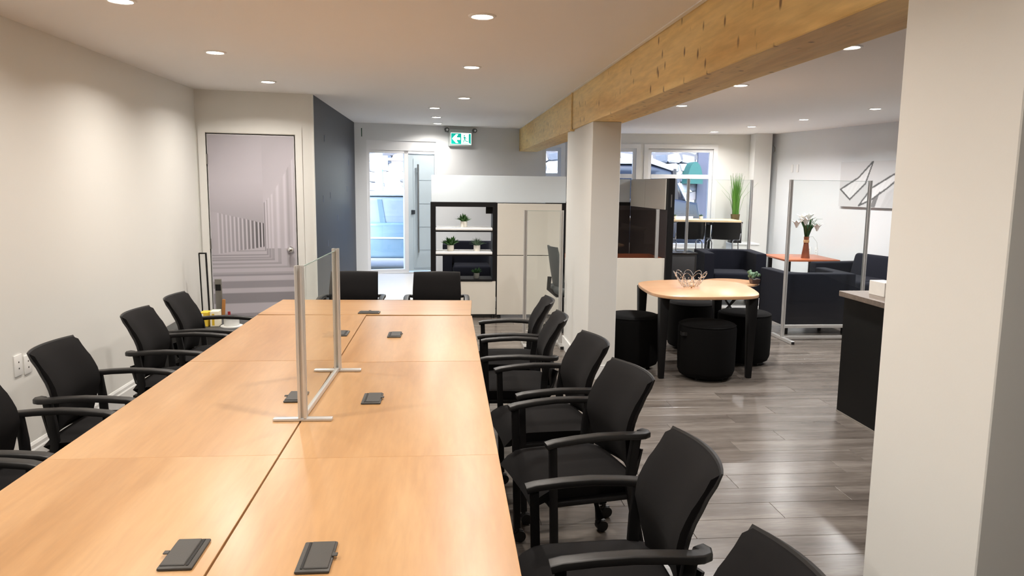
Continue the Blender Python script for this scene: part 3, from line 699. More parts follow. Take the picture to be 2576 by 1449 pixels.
pot_plant('potted_plant', 'spiky green plant in a white pot at right on the lower shelf', (.372, UY+.09, SHZ[1]), .041, .075, .12, G3, 70, 'spike')
pot_plant('potted_plant', 'small plant in a grey pot at the bottom of the shelf unit', (.37, UY+.1, .49), .036, .07, .09, G2, 34, potm=mat('grey_pot', (120, 120, 114), .6))
pot_plant('potted_plant', 'tiny succulent at the bottom left of the shelf unit', (.09, UY+.1, .49), .03, .05, .07, G2, 24, potm=mat('dark_pot', (60, 58, 56), .6))

# ================================================================== LOUNGE SEATING
def tub(label, loc, rz, w_=.82, d=.74, h=.70):
    t = thing('tub_armchair', label, 'armchair', loc, rz, 'dark navy tub armchairs'); lg = .11; th = .13
    x, y_ = w_/2, d/2; pts = [(-x, -y_), (-x+th, -y_)]
    r = .16; cx, cy = -x+th+r, y_-th-r
    for k in range(7): a = PI-k*PI/12; pts.append((cx+r*math.cos(a), cy+r*math.sin(a)))
    for k in range(7): a = PI/2-k*PI/12; pts.append((-cx+r*math.cos(a), cy+r*math.sin(a)))
    pts += [(x-th, -y_), (x, -y_), (x, y_), (-x, y_)]
    b = MB(); b.prism(pts, lg, h, .018, seg=3); b.build('shell', NAVY, t)
    b = MB(); b.span((-x+th-.01, -y_+.01, lg), (x-th+.01, y_-th, .30), .01); b.build('seat_base', NAVY, t)
    b = MB(); b.span((-x+th+.004, -y_-.01, .29), (x-th-.004, y_-th-.09, .44), .035, 4); b.build('seat_cushion', NAVY, t)
    for sx in (-1, 1):
        for sy in (-1, 1):
            b = MB(); b.box((sx*(x-.07), sy*(y_-.07), lg/2), (.035, .035, lg), .004, 1); b.build('leg', BLKM, t)
    return t
tub('navy tub armchair facing the room behind the low table', (3.83, 9.85, .1), math.radians(-8), .80, .74, .70)
tub('dark tub armchair seen from behind through the clear screen', (4.20, 8.36, 0), PI+.0, .82, .68, .705)
tub('dark armchair seen through the shelf unit near the entrance', (.34, 10.65, .1), 0, .80, .72, .74)
# sofa along the right wall
t = thing('sofa', 'dark navy two-seat sofa with loose cushions along the right wall', 'sofa', (5.33, 8.60, .1), math.radians(-90+11))
b = MB(); b.span((-.80, -.36, .1), (.80, .42, .30), .015); b.build('base', NAVY, t)
for s in (-1, 1):
    b = MB(); b.span((s*.80, -.38, .1), (s*.94, .43, .60), .02, 3); b.build('arm', NAVY, t)
    b = MB(); b.span((min(s*.005, s*.795), -.38, .30), (max(s*.005, s*.795), .24, .45), .04, 4); b.build('seat_cushion', NAVY, t)
    b = MB(); b.box((0, 0, 0), (.77, .16, .36), .05, 4, M=Matrix.Translation((s*.40, .22, .54)) @ Matrix.Rotation(math.radians(-14), 4, 'X')); b.build('back_cushion', NAVY, t)
    for yy in (-.3, .35):
        b = MB(); b.box((s*.82, yy, .05), (.04, .04, .1), .004, 1); b.build('leg', BLKM, t)
b = MB(); b.span((-.80, .33, .1), (.80, .44, .62), .02, 3); b.build('back', NAVY, t)

# corner table with vase
t = thing('corner_table', 'square cherry wood table with black legs in the lounge corner', 'table', (5.0, 10.17, .1), math.radians(-4))
b = MB(); b.span((-.38, -.43, .565), (.38, .43, .593), .006, 2); b.build('tabletop', CHERRY, t)
for sx in (-1, 1):
    for sy in (-1, 1):
        b = MB(); b.box((sx*.30, sy*.35, .283), (.05, .05, .566), .004, 1); b.build('leg', BLKM, t)
VX, VY, VZ = 4.98, 9.98, .693
t = thing('flower_vase', 'tapered brown vase of white lilies on the corner table', 'vase', (VX, VY, VZ))
b = MB(); b.lathe([(.058, 0), (.056, .02), (.033, .20), (.032, .25), (.036, .30), (.030, .30), (.028, .24), (0, .23)], 24); b.build('vase', wood('vase_bamboo', (112, 58, 34), (132, 70, 42), (150, 86, 54), 'Y', .5, 6, fine=1), t)
b = MB(); b.lathe([(.034, .215), (.039, .22), (.039, .25), (.035, .255)], 20); b.build('binding', mat('raffia', (190, 150, 106), .8, var=.2, scale=80), t)
b = MB(); rnd = random.Random(5)
for k in range(26):
    a = rnd.uniform(0, 2*PI); tl = rnd.uniform(.05, .62); L_ = rnd.uniform(.2, .34)
    b.blade([(.02*math.cos(a), .02*math.sin(a), .28), (.02*math.cos(a)+L_*tl*.3*math.cos(a), L_*tl*.3*math.sin(a), .28+L_*.5), (L_*tl*.75*math.cos(a), L_*tl*.75*math.sin(a), .28+L_*.8), (L_*tl*1.25*math.cos(a), L_*tl*1.25*math.sin(a), .28+L_*(.95-.3*tl))], [.006, .013, .010, .001])
b.build('leaves', G2, t)
for a, rr, zz in ((.4, .03, .60), (2.2, .08, .58), (4.0, .10, .54), (5.6, .13, .46), (1.3, .12, .52), (3.1, .15, .50)):
    b = MB(); cx, cy = rr*math.cos(a), rr*math.sin(a)
    for k in range(6):
        p = k*PI/3; b.blade([(cx, cy, zz-.08), (cx+.03*math.cos(p), cy+.03*math.sin(p), zz-.01), (cx+.085*math.cos(p), cy+.085*math.sin(p), zz+.025)], [.01, .03, .002])
    b.build('lily', mat('white_petal', (250, 250, 246), .7, var=.02), t)
b = MB(); b.tube([(.02, 0, .29), (.10, .02, .30), (.17, .03, .22), (.18, .03, .12)], .0015, 5); b.build('stray_stem', mat('thin_stem', (150, 150, 140), .6), t)

# counter at right
t = thing('counter', 'black kitchen counter with a mottled stone top', 'counter', (2.91, 5.19, 0))
b = MB(); b.span((0, -1.9, 0), (.7, 0, .868)); b.build('cabinet', mat('black_laminate', (16, 15, 14), .6, var=.05, spec=.2), t, smooth=0)
b = MB(); b.span((-.03, -1.92, .868), (.72, .03, .908), .003, 1); b.build('worktop', mat('stone_top', (112, 100, 90), .4, var=.5, scale=45), t)
b = MB(); b.span((-.003, -1.9, 0), (0, 0, .012)); b.build('floor_seal', mat('seal_grey', (140, 134, 126), .6), t, smooth=0)
t = thing('white_box', 'small white cardboard box with a dark side on the counter', 'box', (3.02, 4.88, .908), math.radians(4))
b = MB(); b.span((0, 0, 0), (.11, .17, .10), .002, 1); b.build('carton', mat('white_card', (226, 222, 214), .6), t, smooth=0)
b = MB(); b.span((.11, .0, .002), (.2, .16, .088), .001, 1); b.build('dark_sleeve', mat('black_card', (34, 32, 32), .5), t, smooth=0)
b = MB(); b.span((-.0, -.0012, .045), (.03, 0, .06)); b.build('print_mark', mat('grey_ink', (150, 148, 142), .7), t, loc=(.04, 0, 0), smooth=0)

# ================================================================== ROUNDED TABLE, OTTOMANS, LOW TABLE
def rrect(x0, x1, y0, y1, rs, n=8):
    pts = []
    for (cx, cy, r, a0) in ((x1-rs[0], y1-rs[0], rs[0], 0), (x0+rs[1], y1-rs[1], rs[1], PI/2), (x0+rs[2], y0+rs[2], rs[2], PI), (x1-rs[3], y0+rs[3], rs[3], 1.5*PI)):
        for k in range(n+1): a = a0+k*PI/2/n; pts.append((cx+r*math.cos(a), cy+r*math.sin(a)))
    return pts
t = thing('rounded_table', 'rounded maple table on tapered black legs with ottomans under it', 'table', (2.28, 6.61, 0))
def closed_curve(P, n=4):
    out = []; m = len(P)
    for i in range(m):
        p0, p1, p2, p3 = [Vector(P[(i+k-1) % m]) for k in range(4)]
        for k in range(n):
            q = k/n; out.append(tuple(.5*((2*p1)+(-p0+p2)*q+(2*p0-5*p1+4*p2-p3)*q*q+(-p0+3*p1-3*p2+p3)*q**3)))
    return out
pts = closed_curve([(x-2.28, y_-6.61) for x, y_ in ((2.05, 6.04), (2.45, 6.05), (2.62, 6.10), (2.72, 6.25), (2.80, 6.6), (2.82, 6.85), (2.78, 7.05), (2.62, 7.17), (2.3, 7.2), (2.05, 7.15), (1.87, 7.03), (1.80, 6.85), (1.77, 6.5), (1.78, 6.27), (1.86, 6.11))])
b = MB(); b.prism(pts, .712, .74, .006, seg=2); b.build('tabletop', TABLEW, t)
for (x, y_) in ((-.425, -.41), (.35, -.43), (-.41, .36), (.35, .40)):
    b = MB(); b.box((x, y_, .356), (.085, .085, .712), .006, 2, taper=.55); b.build('leg', BLKM, t)
# wire bowl
t = thing('wire_bowl', 'silver beaded wire bowl on the rounded maple table', 'bowl', (2.22, 6.62, .741))
b = MB()
for k in range(9):
    a0 = k*2*PI/9
    loop = []
    for j in range(17):
        q = j/16; aa = a0+(q-.5)*1.15; zz = .012+.135*math.sin(q*PI)**.8; rr = .055+.10*(zz/.15)**.75
        loop.append((rr*math.cos(aa), rr*math.sin(aa), zz))
    b.tube(loop, .0028, 6)
for rr, zz in ((.055, .012), (.09, .055), (.02, .012)):
    b.tube([(rr*math.cos(k*PI/12), rr*math.sin(k*PI/12), zz+.006*math.sin(k*1.5)) for k in range(25)], .0026, 6)
b.build('wire', CHROME, t)
b = MB(); rnd = random.Random(3)
for k in range(60):
    a = rnd.uniform(0, 2*PI); zz = .012+.10*rnd.random()**1.6; rr = .055+.10*(zz/.15)**.75; b.sph((rr*math.cos(a), rr*math.sin(a), zz), .0055, 1)
o = b.build('beads', mat('bead', (236, 226, 218), .12, .7), t); o['kind'] = 'stuff'
for k in range(3):
    a = k*2*PI/3+.5; b = MB(); b.sph((.05*math.cos(a), .05*math.sin(a), .007), .008, 2); b.build('foot', mat('brass_foot', (190, 150, 100), .3, .8), t)

ot0 = None
for x, y_, rz, lb in ((2.26, 6.225, 3.5, 'black ottoman in front, with a strap handle, before the table legs'), (1.71, 6.66, 1.0, 'black ottoman half hidden behind the white column'), (2.82, 6.78, .2, 'black ottoman at the right under the rounded table'), (2.52, 7.42, -.6, 'black ottoman at the back under the rounded table')):
    if ot0 is None:
        t = thing('ottoman', lb, 'ottoman', (x, y_, 0), rz, 'black round ottomans'); ot0 = t
        R = .248; H = .495
        prof = [(0, .025), (R-.05, .025), (R-.02, .04), (R-.004, .08), (R, .2), (R, H-.05), (R-.008, H-.025), (R-.03, H-.006), (R-.08, H), (0, H+.004)]
        b = MB(); b.lathe(prof, 40); b.build('body', OTTO, t, smooth=50)
        b = MB(); b.lathe([(R-.012, H-.028), (R-.002, H-.022), (R-.012, H-.014)], 40); b.build('piping', OTTO, t)
        b = MB(); b.tube([(R-.005, -.035, H-.09), (R+.02, -.028, H-.085), (R+.028, 0, H-.09), (R+.02, .028, H-.085), (R-.005, .035, H-.09)], 0, 8, flat=(.006, .03)); b.build('strap_handle', BLKP, t)
        for k in range(4):
            a = k*PI/2+.4; b = MB(); b.cyl((.15*math.cos(a), .15*math.sin(a), 0), (.15*math.cos(a), .15*math.sin(a), .03), .02, n=10); b.build('foot', BLKP, t)
    else: dup(ot0, (x, y_, 0), rz, lb)
t = thing('low_table', 'low round maple side table with curved black legs', 'table', (3.50, 8.90, 0))
b = MB(); b.lathe([(0, .475), (.33, .475), (.34, .48), (.34, .497), (.335, .50), (0, .50)], 44); b.build('tabletop', TABLEW, t)
for k in range(4):
    a = k*PI/2+.5; ca, sa = math.cos(a), math.sin(a)
    b = MB(); b.tube([(.24*ca, .24*sa, .475), (.16*ca, .16*sa, .38), (.06*ca, .06*sa, .26), (-.06*ca, -.06*sa, .14), (-.22*ca, -.22*sa, .012)], .012, 8); b.build('leg', BLKM, t)
t = pot_plant('bonsai_plant', 'small round bush in a square dark pot on the low table', (3.73, 8.72, .50), .055, .06, .001, G2, 1, potm=mat('bonsai_pot', (84, 66, 62), .4), square=True)
b = MB(); rnd = random.Random(9)
for k in range(26): b.sph((rnd.uniform(-.07, .05), rnd.uniform(-.05, .05), .115+rnd.uniform(-.03, .035)), rnd.uniform(.016, .028), 1)
b.cyl((0, 0, .05), (-.01, 0, .1), .006, n=8); b.build('crown', G3, t)

# ================================================================== HIGH TABLE, STOOLS, TALL GRASS
FZ = .1
t = thing('high_table', 'pale oak high table with black frame below the window', 'table', (3.85, 11.42, FZ), WANG)
b = MB(); b.span((-1.05, -.29, 1.03), (.66, .29, 1.062), .004, 1); b.build('tabletop', PALEW, t)
b = MB(); b.span((-.95, -.04, 1.01), (.5, .04, 1.03)); b.build('frame', BLKM, t, smooth=0)
for x in (-.8, .22):
    b = MB(); b.span((x-.035, -.04, .03), (x+.035, .04, 1.0)); b.span((x-.03, -.28, .0), (x+.03, .28, .035)); b.span((x-.03, -.25, .985), (x+.03, .25, 1.03)); b.build('leg', BLKM, t, smooth=0)
b = MB(); b.span((.3, -.24, .995), (.52, -.1, 1.028), .004, 1); b.build('control_box', BLKP, t)
def stool(label, loc, rz):
    t = thing('bar_stool', label, 'stool', loc, rz, 'black bar stools with chrome legs')
    def sf(u, v): return (u*.20, v*.19+.02, .80+.012*u*u-.01*v)
    def sb(u, v): return (u*.195, v*.185+.02, .786+.012*u*u-.01*v)
    b = MB(); b.sheet(sf, sb, 8, 8); b.build('seat', BLKP, t)
    def bf(u, v): return (u*.20, -.19-.03*v-.02*(1-u*u)-.03, .93+.125*v)
    def bb(u, v): return (u*.20, -.205-.03*v-.02*(1-u*u)-.03, .93+.125*v)
    b = MB(); b.sheet(bf, bb, 8, 8); b.build('backrest', BLKP, t)
    for s in (-1, 1):
        b = MB(); b.tube([(s*.205, -.245, 1.05), (s*.208, -.22, .90), (s*.205, -.17, .80), (s*.19, .1, .785), (s*.19, .19, .74), (s*.21, .24, .01)], .009, 8); b.build('front_leg', CHROME, t)
        b = MB(); b.tube([(s*.185, -.05, .78), (s*.19, -.17, .75), (s*.21, -.23, .01)], .009, 8); b.build('rear_leg', CHROME, t)
    b = MB(); b.tube([(-.205, .22, .30), (0, .20, .24), (.205, .22, .30)], .008, 8); b.tube([(-.205, -.2, .30), (0, -.22, .16), (.205, -.2, .30)], .006, 8); b.build('foot_ring', CHROME, t)
    return t
s0 = stool('black bar stool at left of the high table', (3.56, 10.86, FZ), WANG+.05)
dup(s0, (4.09, 10.80, FZ), WANG-.02, 'black bar stool at right of the high table')
pot_plant('potted_succulent', 'tiny succulent in a cream pot at left on the high table', (3.52, 11.36, FZ+1.063), .03, .05, .05, G3, 26)
pot_plant('potted_succulent', 'tiny succulent in a cream pot at right on the high table', (3.94, 11.36, FZ+1.063), .03, .05, .05, G2, 26)
t = thing('white_ledge', 'low white boxed ledge in the corner under the grass plant', 'ledge', (4.52, 11.5, FZ), WANG)
b = MB(); b.span((0, -.0, 0), (.42, .40, .66)); b.build('body', WALL, t, smooth=0)
b = MB(); b.span((-.01, -.015, .66), (.425, .40, .68), .003, 1); b.build('top', TRIM, t, smooth=0)
t = thing('plant_stand', 'dark square plinth under the tall grass plant', 'plinth', (4.52, 11.58, FZ+.681), WANG)
b = MB(); b.span((0, 0, 0), (.17, .2, .31), .003, 1); b.build('body', BLKP, t, smooth=0)
b = MB(); b.span((-.008, -.008, .31), (.178, .208, .335), .003, 1); b.build('top', mat('dark_top', (48, 42, 42), .4), t, smooth=0)
t = thing('grass_plant', 'tall artificial grass plant standing by the high table', 'plant', (4.61, 11.67, FZ+.681+.336))
b = MB(); b.lathe([(.058, 0), (.07, .1), (.072, .12), (.06, .12), (0, .11)], 20); b.build('pot', mat('brown_pot', (104, 88, 54), .7, var=.3, scale=60), t)
b = MB(); rnd = random.Random(11)
for k in range(150):
    a = rnd.uniform(0, 2*PI); r0 = .05*rnd.random(); L_ = rnd.uniform(.38, .69); tl = rnd.uniform(0, .16)
    if k < 6: tl = .5
    c_, s_ = math.cos(a), math.sin(a)
    b.blade([(r0*c_, r0*s_, .1), ((r0+L_*tl*.25)*c_, (r0+L_*tl*.25)*s_, .1+L_*.5), ((r0+L_*tl)*c_, (r0+L_*tl)*s_, .1+L_*(1-.2*tl))], [.004, .0045, .0006])
b.build('grass_blades', G4, t)

# ================================================================== WALL THINGS
# exit sign
t = thing('exit_sign', 'lit green and white exit sign with arrow and running figure', 'exit sign', (*EP(epu(.03)), 2.24), EANG)
b = MB(); b.span((-.012, -.06, -.012), (.352, 0, .236), .006, 2); b.build('housing', mat('sign_grey', (188, 196, 194), .5), t)
b = MB(); b.span((.012, -.064, .014), (.332, -.06, .186)); b.build('face', mat('sign_white', (250, 255, 252), .4, emit=(245, 255, 250), estr=.75), t, smooth=0)
SG = mat('sign_green', (0, 190, 170), .4, emit=(0, 205, 185), estr=.35)
yz = Matrix(((1, 0, 0, 0), (0, 0, 1, 0), (0, 1, 0, 0), (0, 0, 0, 1)))
def flat(polys, name, m, y0=-.0655, y1=-.064):
    b = MB()
    for p in polys: b.prism(p, y0, y1, M=yz)
    b.build(name, m, t, smooth=0)
flat([[(.018, .02), (.175, .02), (.175, .178), (.018, .178)]], 'arrow_panel', SG)
flat([[(.03, .10), (.092, .165), (.128, .165), (.105, .13), (.105, .118), (.158, .118), (.158, .082), (.105, .082), (.105, .07), (.128, .035), (.092, .035)]], 'arrow', mat('sign_white', (250, 255, 252)), -.067, -.0655)
flat([[(.292, .045), (.324, .02), (.324, .175), (.292, .175)], [(.18, .02), (.292, .02), (.292, .026), (.18, .026)]], 'doorway', SG)
flat([[(.212, .135), (.232, .135), (.238, .115), (.235, .095), (.22, .095), (.215, .115)], [(.222, .098), (.234, .095), (.212, .045), (.202, .045)], [(.226, .096), (.238, .096), (.25, .072), (.282, .068), (.282, .058), (.244, .06)], [(.205, .12), (.214, .132), (.2, .10), (.194, .104)], [(.236, .13), (.258, .105), (.254, .098), (.232, .118)], [(.216, .142), (.230, .142), (.233, .150), (.230, .158), (.216, .158), (.213, .150)]], 'running_figure', SG)
for x in (-.05, .385):
    b = MB(); b.cyl((x, -.03, .235), (x, -.09, .225), .028, .032, n=18); b.span((x-.01, -.03, .2), (x+.01, 0, .245)); h = b.build('lamp_head', mat('lamp_grey', (92, 96, 96), .4), t)
    b = MB(); b.cyl((x, -.09, .225), (x, -.092, .2246), .016, n=14); b.build('lens', mat('lens', (230, 232, 232), .15), h)
# canvas on the right wall
wr = Vector((8.2-5.25, -3-12.2, 0)); RANG = math.atan2(wr.y, wr.x)
def RP(y): return (5.25+(12.2-y)*2.95/15.2, y)
CWD, CHT = 1.25, .62
def inpoly(x, y_, P):
    c = False; n = len(P)
    for i in range(n):
        x1, y1 = P[i]; x2, y2 = P[(i+1) % n]
        if (y1 > y_) != (y2 > y_) and x < (x2-x1)*(y_-y1)/(y2-y1)+x1: c = not c
    return c
PET = [[(.02, .38), (.36, .22), (.62, 0), (.50, .30), (.22, .52)], [(.40, .60), (.62, .36), (1.0, .18), (1.25, .12), (.9, .36), (.62, .52)], [(.62, .62), (.66, .5), (.78, .40), (.70, .62)], [(.8, .62), (.9, .42), (1.25, .22), (1.25, .5), (1.0, .62)]]
def art(u, v):
    x = u*CWD; g = .66; 
    for i, P in enumerate(PET):
        if inpoly(x, v, P): g = (.82, .84, .22, .6)[i]-.12*abs(math.sin(x*40+v*25))*(.5 if i < 2 else .2)
    for P in PET[:2]:
        for a, c in zip(P, P[1:]+P[:1]):
            dx, dy = c[0]-a[0], c[1]-a[1]; q = max(0, min(1, ((x-a[0])*dx+(v-a[1])*dy)/(dx*dx+dy*dy))); dd = math.hypot(x-a[0]-q*dx, v-a[1]-q*dy)
            if dd < .012: g = .12
    return (g, g*1.01, g*1.02, 1)
t = thing('wall_canvas', 'grey and white abstract canvas of leaf shapes on the right wall', 'picture', (*RP(10.30), 1.41), RANG)
b = MB(); b.span((0, -.04, 0), (CWD, 0, CHT)); b.build('stretcher', mat('canvas_edge', (150, 152, 154), .8), t, smooth=0)
printed('canvas_print', 150, 75, CWD, CHT, art, vcol('canvas_ink', .7), t, (0, -.0412, 0))
def plate(label, x, y_, z, rz, wd_=.07, ht=.115, slots=2):
    t = thing('wall_plate', label, 'wall plate', (x, y_, z), rz)
    b = MB(); b.box((0, -.004, 0), (wd_, .008, ht), .003, 2); b.build('cover', WHITEP, t)
    for k in range(slots):
        b = MB(); b.cyl((0, -.009, (k-.5)*.036), (0, -.0075, (k-.5)*.036), .005, n=10); b.build('socket', mat('socket_dark', (70, 66, 60), .6), t)
plate('white wall plate with two holes on the left wall, nearer the viewer', -2.4, 4.31, .617, PI/2, .075, .12)
plate('white wall plate beside it on the left wall, touching the chair back', -2.4, 4.405, .602, PI/2, .072, .11)
for yy, lb in ((11.43, 'upper wall switch on the right wall, left of the pair'), (11.30, 'upper wall switch on the right wall, right of the pair')):
    plate(lb, *RP(yy), 1.965, RANG, .05, .12, 0)
for yy, lb in ((10.9, 'low outlet on the right wall behind the corner table, left one'), (10.75, 'low outlet on the right wall behind the corner table, right one')):
    plate(lb, *RP(yy), .72, RANG, .07, .12, 2)
t = thing('cable_end', 'small loop of loose cable high in the window corner', 'cable', (5.26, 11.84, 2.28), 0)
b = MB(); b.tube([(0, 0, .1), (-.02, -.02, .06), (.01, -.03, .02), (.02, -.01, -.03), (-.01, -.03, -.06)], .006, 6); b.build('cable', mat('cable_grey', (150, 146, 140), .6), t)

# ------------------------------------------------------------------ clutter by the printed door
t = thing('leaning_board', 'long white strip with black edges leaning in the corner by the door', 'board', (-2.235, 7.1, 0), 0)
Mx = Matrix.Rotation(math.radians(3), 4, 'X')
b = MB(); b.box((0, 0, .50), (.05, .02, 1.0), .004, 1, M=Mx); b.build('strip', TRIM, t)
b = MB(); b.box((-.030, 0, .50), (.010, .026, 1.0), .003, 1, M=Mx); b.box((.030, 0, .50), (.010, .026, 1.0), .003, 1, M=Mx); b.box((0, 0, 1.003), (.07, .026, .010), .003, 1, M=Mx); b.build('edging', BLKM, t)
t = thing('spirit_level', 'grey spirit level leaning beside the white strip', 'level', (-2.165, 7.28, 0), 0)
b = MB(); b.box((0, 0, .37), (.06, .024, .74), .003, 1, M=Mx); b.build('body', mat('level_grey', (150, 148, 142), .4, .6), t)
b = MB(); b.box((0, -.013, .66), (.05, .003, .06), M=Mx); b.build('vial_window', BLKP, t, smooth=0)
b = MB(); b.box((.005, -.02, .40), (.03, .02, .30), .005, M=Mx @ Matrix.Rotation(.08, 4, 'Y')); b.build('handle', mat('tool_orange', (176, 120, 62), .6), t)
t = thing('tool_crate', 'black tool crate between the last left chair and the door', 'crate', (-2.02, 6.55, 0), .05)
b = MB(); b.span((-.34, -.3, 0), (.36, .3, .40), .012); b.build('bin', BLKP, t)
b = MB(); b.span((-.36, -.32, .40), (.38, .32, .43), .008); b.build('lid', mat('grey_lid', (58, 60, 60), .5), t)
t = thing('wire_spool', 'white labelled wire spool on the tool crate', 'spool', (-1.83, 6.45, .431))
b = MB(); b.lathe([(.09, 0), (.09, .008), (.062, .01), (.062, .075), (.068, .078), (.068, .083), (0, .083)], 26); b.build('drum', mat('spool_white', (222, 224, 222), .5, var=.1, scale=30), t)
b = MB(); b.lathe([(.05, .084), (.05, .092), (0, .092)], 20); b.build('cap', BLKP, t)
for k, (x, lb, c_) in enumerate(((-2.06, 'yellow and white product box at left on the tool crate', (222, 190, 60)), (-1.975, 'white box with yellow bars on the tool crate beside the spool', (236, 230, 208)))):
    t = thing('product_box', lb, 'box', (x, 6.5, .431), .1*k)
    b = MB(); b.span((-.035, -.06, 0), (.035, .06, .12+.01*k), .002, 1); b.build('carton', mat('carton_%d' % k, c_, .6), t, smooth=0)
    b = MB(); b.span((-.02, -.062, .01), (.0, -.06, .11)); b.build('stripe', mat('stripe_%d' % k, (240, 238, 226) if k == 0 else (214, 178, 44), .6), t, smooth=0)
b = MB(); b.lathe([(.018, 0), (.02, .05), (.012, .06), (.012, .085), (0, .087)], 14); o = b.build('small_bottle', mat('red_plastic', (150, 34, 40), .4), None, (-1.92, 6.70, .431)); tag(o, 'little red bottle behind the wire spool', 'bottle')

# ================================================================== STREET
b = MB(); b.span((-40, 12.3, -.2), (60, 13.3, .12)); b.span((-40, 11.4, -.2), (-1.6, 12.3, .12)); struct(b.build('pavement', mat('pavement', (176, 174, 170), .85, var=.08, scale=8), smooth=0), 'pale pavement in front of the building')
b = MB(); b.span((-60, 13.3, -.3), (80, 60, 0)); struct(b.build('road', mat('asphalt', (120, 122, 126), .9, var=.12, scale=12), smooth=0), 'asphalt street outside')
SY = 19.0
STW = mat('stone_mortar', (84, 86, 92), .9, var=.15, scale=10)
sb = thing('stone_building', 'stone walled house with red tiled eaves across the street', 'building', (0, SY, 0))
b = MB(); b.span((-14, .06, 0), (22, 4, 3.1)); b.build('wall', STW, sb, smooth=0)
stone_ms = []
stc = [(142, 146, 152), (124, 128, 136), (150, 143, 142), (74, 82, 94), (148, 156, 162), (132, 138, 144)]
for k in range(6):
    b = MB(); b.box((0, 0, 0), (1, 1, 1), .16, 1)
    rr = random.Random(k+20)
    for v in b.bm.verts: v.co += Vector((rr.uniform(-.12, .12), 0, rr.uniform(-.12, .12)))
    bmesh.ops.recalc_face_normals(b.bm, faces=b.bm.faces); me = bpy.data.meshes.new('stone'); b.bm.to_mesh(me); b.bm.free(); me.materials.append(mat('stone_%d' % k, stc[k], .85, var=.18, scale=4, bump=.3, bscale=8)); stone_ms.append(me)
rs = random.Random(2); cnt = 0
def stones(x0, x1, z0, z1):
    global cnt
    z = z0
    while z < z1:
        h = rs.uniform(.20, .30); x = x0-rs.random()*.2
        while x < x1:
            l_ = rs.uniform(.26, .52)
            o = bpy.data.objects.new('stone', stone_ms[min(5, int(rs.random()*6))]); C.objects.link(o); o.parent = sb
            o.location = (x+l_/2, .05, z+h/2+rs.uniform(-.02, .02)); o.scale = (l_*.94, .10, h*.9); o.rotation_euler.y = rs.uniform(-.12, .12); x += l_; cnt += 1
        z += h
stones(2.2, 7.3, .5, 2.95); stones(-2.7, -.3, .9, 2.25)
b = MB(); b.span((-3.2, -.02, 2.24), (0, .1, 2.30)); b.build('eaves_board', WFRAME, sb, smooth=0)
RT = mat('roof_tile', (214, 120, 104), .8, var=.12, scale=10)
tm = None
for k in range(19):
    for r_ in range(2):
        if tm is None:
            b = MB(); b.tube([(0, -.3, 0), (0, .35, .18)], .095, 12); b.build('roof_tile', RT, sb); tm = sb.children[-1]; tm.location = (-3.2, -.05, 2.36)
        else:
            o = bpy.data.objects.new('roof_tile', tm.data); C.objects.link(o); o.parent = sb; o.location = (-3.2+k*.17, -.05+r_*.5, 2.36+r_*.25)
b = MB(); b.span((6.42, -.08, 0), (6.80, .1, 2.9)); b.build('door_surround', mat('blue_grey_wood', (58, 62, 78), .6), sb, smooth=0)
b = MB(); b.span((5.35, -.06, .3), (5.75, .08, 1.65)); b.build('dark_doorway', mat('dark_doorway', (44, 56, 76), .5), sb, smooth=0)
aw = [(6.24+.2*math.cos(k*PI/14), 1.75+.55*math.sin(k*PI/14)) for k in range(15)]
b = MB(); b.prism(aw, -.45, .1, M=yz); b.build('awning', mat('teal_awning', (10, 70, 66), .6), sb, smooth=0)
t = thing('street_pole', 'pale green street pole with a small white sign', 'pole', (-1.52, 17.2, 0))
b = MB(); b.cyl((0, 0, 0), (0, 0, 3.6), .10, .08, 14); b.build('pole', mat('pole_green', (170, 214, 206), .5), t)
b = MB(); b.span((.06, -.14, 1.98), (.20, -.11, 2.28)); b.build('sign', WHITEP, t, smooth=0)
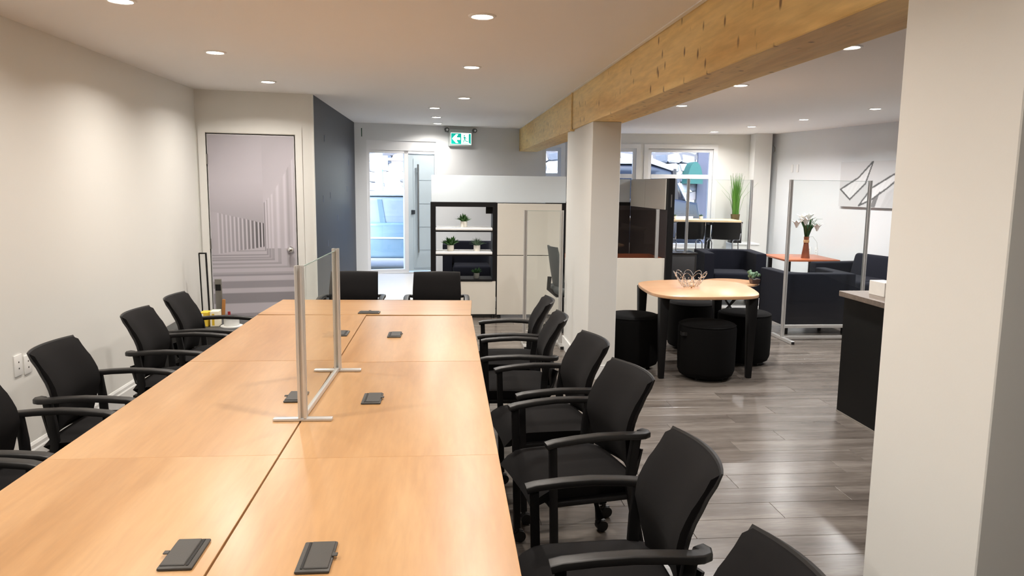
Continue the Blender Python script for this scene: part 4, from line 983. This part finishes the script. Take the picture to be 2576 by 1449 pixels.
# vehicles
def vehicle(label, loc, rz, body, roof, scale, dark):
    t = thing('parked_car', label, 'car', loc, rz)
    Mv = Matrix(((1, 0, 0, 0), (0, 0, 1, 0), (0, 1, 0, 0), (0, 0, 0, 1)))
    S_ = scale
    lower = [(-2.2, .35), (-2.25, .7), (-2.1, .95), (-1.0, 1.05), (1.5, 1.05), (2.1, .98), (2.2, .7), (2.2, .35)]
    b = MB(); b.prism([(x, z*S_) for x, z in lower], -.88, .88, .06, M=Mv, seg=3); b.build('body', body, t)
    green = [(-1.25, 1.0), (-.55, 1.5), (-.2, 1.56), (1.1, 1.56), (1.55, 1.48), (1.9, 1.0)]
    b = MB(); b.prism([(x, z*S_) for x, z in green], -.78, .78, .08, M=Mv, seg=3); b.build('cabin', dark, t)
    rf = [(-.62, 1.47), (-.2, 1.565), (1.1, 1.575), (1.6, 1.46), (1.55, 1.54), (1.1, 1.66), (-.2, 1.64)]
    b = MB(); b.prism([(x, z*S_) for x, z in rf], -.80, .80, .02, M=Mv, seg=1); b.build('roof', roof, t)
    for s in (-1, 1):
        for x in (.35, 1.65):
            b = MB(); b.prism([(x-.05, 1.03*S_), (x+.05, 1.03*S_), (x-.02, 1.5*S_), (x-.10, 1.5*S_)], s*.775-.02, s*.775+.02, M=Mv); b.build('pillar', body, t)
        b = MB(); b.box((-1.0, s*.98, 1.08*S_), (.14, .2, .13), .03); b.build('mirror', body, t)
        b = MB(); b.span((-1.9, s*.885, .74*S_), (2.0, s*.9, .77*S_)); b.build('side_strip', roof, t, smooth=0)
        for x in (-1.4, 1.35):
            b = MB(); b.cyl((x, s*.68, .33), (x, s*.90, .33), .33, n=28); wl = b.build('tyre', mat('tyre', (26, 26, 27), .9), t)
            b = MB(); b.cyl((x, s*.90, .33), (x, s*.905, .33), .2, n=20); b.build('hubcap', ALU, wl)
    return t
CG = mat('car_glass', (150, 170, 185), .08, .3); CB = mat('car_bluegrey', (110, 140, 162), .25, .3); 
vehicle('blue grey car parked outside the street door', (-1.5, 14.45, 0), 0, CB, mat('car_silver', (206, 212, 218), .25, .3), 0.92, CG)
vehicle('dark van with a white roof parked outside the windows', (3.2, 16.4, 0), 0, mat('van_black', (30, 34, 44), .25, .2), mat('van_white', (240, 242, 244), .4), 1.36, mat('van_glass', (22, 28, 40), .1))
